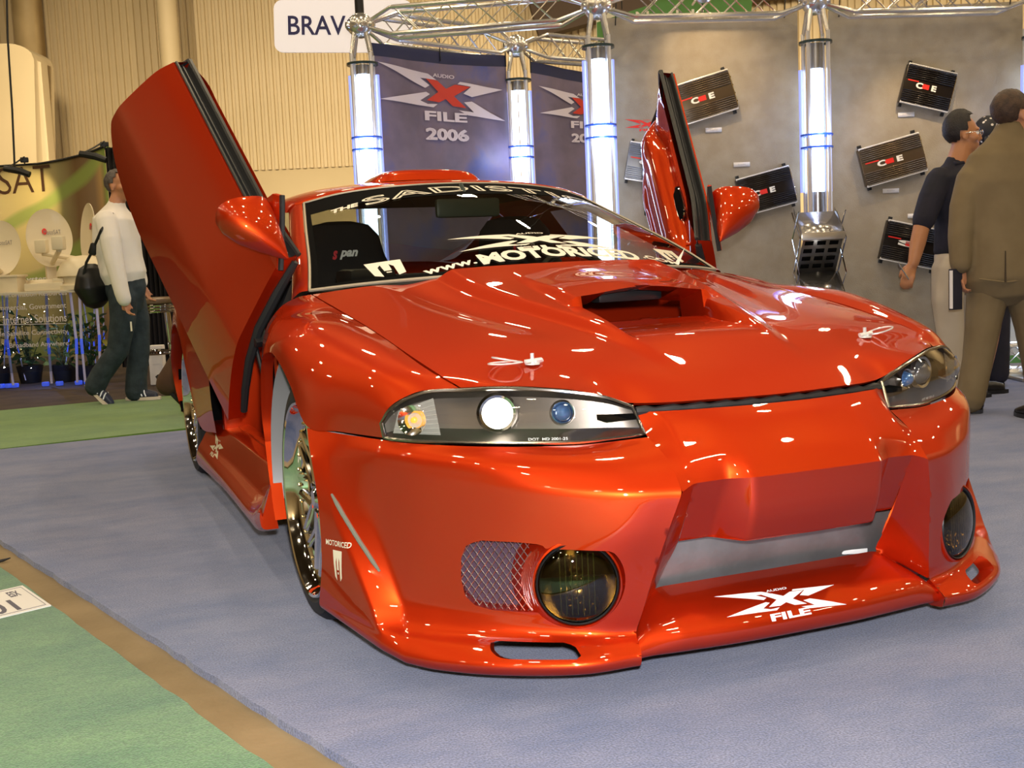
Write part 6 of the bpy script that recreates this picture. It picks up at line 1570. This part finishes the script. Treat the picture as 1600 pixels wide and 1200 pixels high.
bm = bmesh.new(); blob(bm, [A_(1499, 396, .03), A_(1500, 425, .03)], [(.145, .12), (.15, .13)], 18); blob(bm, [A_(1484, 420, -.02), A_(1480, 470, -.03), A_(1486, 530, -.03), A_(1492, 600, -.02)], [.105, .090, .078, .078]); blob(bm, [A_(1512, 420, .08), A_(1516, 480, .1), A_(1518, 540, .1), A_(1520, 596, .1)], [.105, .092, .080, .080]); part('trousers', fuse(bm, .010, 3), cl_khaki, r)
for x, dd in ((1490, D2-.05), (1518, D2+.1)): h_ = ft(x, dd); shoe(r, h_-VR*.05, h_+VR*.25)
bm = bmesh.new(); tube(bm, [A_(1404, 410, -.16), A_(1408, 418, -.16), A_(1420, 436, -.15)], [.0035, .005, .005], 8); o = bmk('silver_pen', bm, chrome, None); tag(o, 'small silver pen held in the hand of the man in the navy polo', 'pen')
# --- man in an olive suit, back to us
D3 = 6.15; A_ = lambda x, y, dd=0: at(x, y, D3+dd)
r = root_at('person', ft(1560, D3), 'man in an olive brown suit seen from behind at the right edge', 'person')
hc = A_(1581, 180); bm = bmesh.new(); P = head_shape(bm, hc, VR*.75-VF*.0+VF*.35, 1.06); neck_to(bm, hc, A_(1576, 232), .062)
blob(bm, [A_(1575, 270), A_(1570, 340), A_(1570, 420)], [(.17, .11), (.17, .12), (.15, .12)])
blob(bm, [A_(1518, 280), A_(1502, 350), A_(1500, 420, -.05)], [.05, .04, .03]); hand(bm, A_(1500, 418, -.05), -VZ*1+VR*.0, VR, 1.0, .8)
blob(bm, [A_(1632, 280), A_(1650, 350), A_(1652, 420, -.05)], [.05, .04, .03]); hand(bm, A_(1652, 420, -.05), -VZ, -VR)
blob(bm, [A_(1550, 440), A_(1540, 540), A_(1524, 625)], [.09, .06, .045]); blob(bm, [A_(1598, 440), A_(1612, 540), A_(1620, 640)], [.09, .06, .045])
part('body', fuse(bm, .009, 3), skin, r); ear_eyes(P, r); hair_cap(P, r, hair_br)
bm = bmesh.new(); blob(bm, [A_(1576, 197), A_(1575, 212)], [(.066, .066), (.074, .074)], 20); part('shirt_collar', bm, cl_white, r)
bm = bmesh.new()
blob(bm, [A_(1576, 204), A_(1574, 222), A_(1572, 244), A_(1570, 285), A_(1567, 340), A_(1569, 400), A_(1571, 432)], [(.076, .078), (.115, .095), (.195, .125), (.245, .15), (.215, .15), (.225, .16), (.235, .165)], 26)
blob(bm, [A_(1522, 280), A_(1507, 325, -.02), A_(1501, 370, -.04), A_(1501, 412, -.06)], [.092, .078, .066, .056]); blob(bm, [A_(1630, 280), A_(1646, 330), A_(1652, 410, -.05)], [.092, .075, .058])
part('suit_jacket', fuse(bm, .010, 4), cl_suit, r)
bm = bmesh.new(); blob(bm, [A_(1572, 420), A_(1572, 440)], [(.18, .13), (.18, .13)], 20)
blob(bm, [A_(1545, 448), A_(1537, 500), A_(1528, 560), A_(1516, 624)], [.110, .094, .080, .076]); blob(bm, [A_(1602, 448), A_(1614, 510), A_(1622, 570), A_(1632, 655)], [.110, .094, .082, .078])
part('suit_trousers', fuse(bm, .010, 4), cl_suit, r)
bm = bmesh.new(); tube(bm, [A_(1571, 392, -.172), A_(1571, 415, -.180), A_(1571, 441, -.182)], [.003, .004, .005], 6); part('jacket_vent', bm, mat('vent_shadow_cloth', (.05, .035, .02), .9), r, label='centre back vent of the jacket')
bm = bmesh.new(); tube(bm, [A_(1530, 436, -.13), A_(1571, 441, -.170), A_(1612, 436, -.13)], .006, 6); part('jacket_hem', bm, cl_suit, r)
h_ = ft(1520, D3+.05); shoe(r, h_-VF*.05, h_+VF*.2+VR*.08); h_ = ft(1620, D3-.3); shoe(r, h_-VF*.05, h_+VF*.2)
bk = root_at('notebook', A_(1493, 452, -.08), 'black notebook with a pale edge held beside the pale khaki trousers', 'book'); cN = A_(1493, 452, -.08)
bm = bmesh.new(); box(bm, cN, (.075, .215, .02), frame(VR+VF*.4, VZ), .003); part('cover', bm, cl_navy, bk)
bm = bmesh.new(); fr_ = frame(VR+VF*.4, VZ); box(bm, cN-VF*.008+Vector(fr_.col[0])*-.033, (.006, .20, .018), fr_); part('page_edge', bm, card, bk)
# --- person behind with a patterned headscarf
D4 = 7.3; A_ = lambda x, y, dd=0: at(x, y, D4+dd)
r = root_at('person', ft(1535, D4), 'person in a white-dotted black headscarf, glimpsed between the two men', 'person')
hc = A_(1542, 214); bm = bmesh.new(); P = head_shape(bm, hc, VF, 1.0); neck_to(bm, hc, A_(1542, 255)); blob(bm, [A_(1542, 280), A_(1542, 340), A_(1542, 410)], [(.13, .09), (.13, .10), (.13, .10)])
for sg_ in (-1, 1):
    blob(bm, [A_(1542+sg_*38, 285, .0), A_(1542+sg_*38, 345, .0), A_(1542+sg_*32, 400, -.05)], [.04, .034, .026]); hand(bm, A_(1542+sg_*32, 402, -.05), -VZ, -VR*sg_)
    q = ft(1542+sg_*16, D4); blob(bm, [A_(1542+sg_*16, 420), q+VZ*.48, q+VZ*.09], [.08, .055, .04])
part('body', fuse(bm, .011, 3), skin, r)
bm = bmesh.new(); blob(bm, [A_(1542, 262), A_(1542, 280), A_(1542, 340), A_(1542, 410)], [(.07, .07), (.15, .11), (.15, .12), (.15, .13)], 18)
for sg_ in (-1, 1): blob(bm, [A_(1542+sg_*36, 285), A_(1542+sg_*38, 345), A_(1542+sg_*33, 390, -.05)], [.065, .055, .045])
part('dark_top', fuse(bm, .012, 3), cl_navy, r)
bm = bmesh.new()
for sg_ in (-1, 1): q = ft(1542+sg_*16, D4); blob(bm, [A_(1542+sg_*14, 415), q+VZ*.48, q+VZ*.08], [.10, .08, .075])
part('trousers', fuse(bm, .012, 3), cl_navy, r)
scarf = mat('dotted_scarf', (.01, .01, .015), .6); n, l, b = nodes(scarf); vo = n.new('ShaderNodeTexVoronoi'); vo.inputs['Scale'].default_value = 26; tc = n.new('ShaderNodeTexCoord'); cr = n.new('ShaderNodeValToRGB'); cr.color_ramp.elements[0].position = .18; cr.color_ramp.elements[0].color = (.7, .65, .6, 1); cr.color_ramp.elements[1].position = .24; cr.color_ramp.elements[1].color = (.01, .01, .015, 1)
l.new(tc.outputs['Object'], vo.inputs['Vector']); l.new(vo.outputs['Distance'], cr.inputs[0]); l.new(cr.outputs[0], b.inputs['Base Color'])
bm = bmesh.new(); t = bmesh.new(); bmesh.ops.create_uvsphere(t, u_segments=24, v_segments=16, radius=1)
for v in t.verts: v.co = P(v.co.x*.086, -.014+v.co.y*.106, .03+v.co.z*.10)
join(bm, t); blob(bm, [P(-.03, -.10, -.02), P(-.05, -.13, -.09)], [(.03, .015), (.02, .01)], 10); part('headscarf', bm, scarf, r)
for sg_ in (-1, 1): h_ = ft(1542+sg_*16, D4); shoe(r, h_-VF*.06, h_+VF*.2)
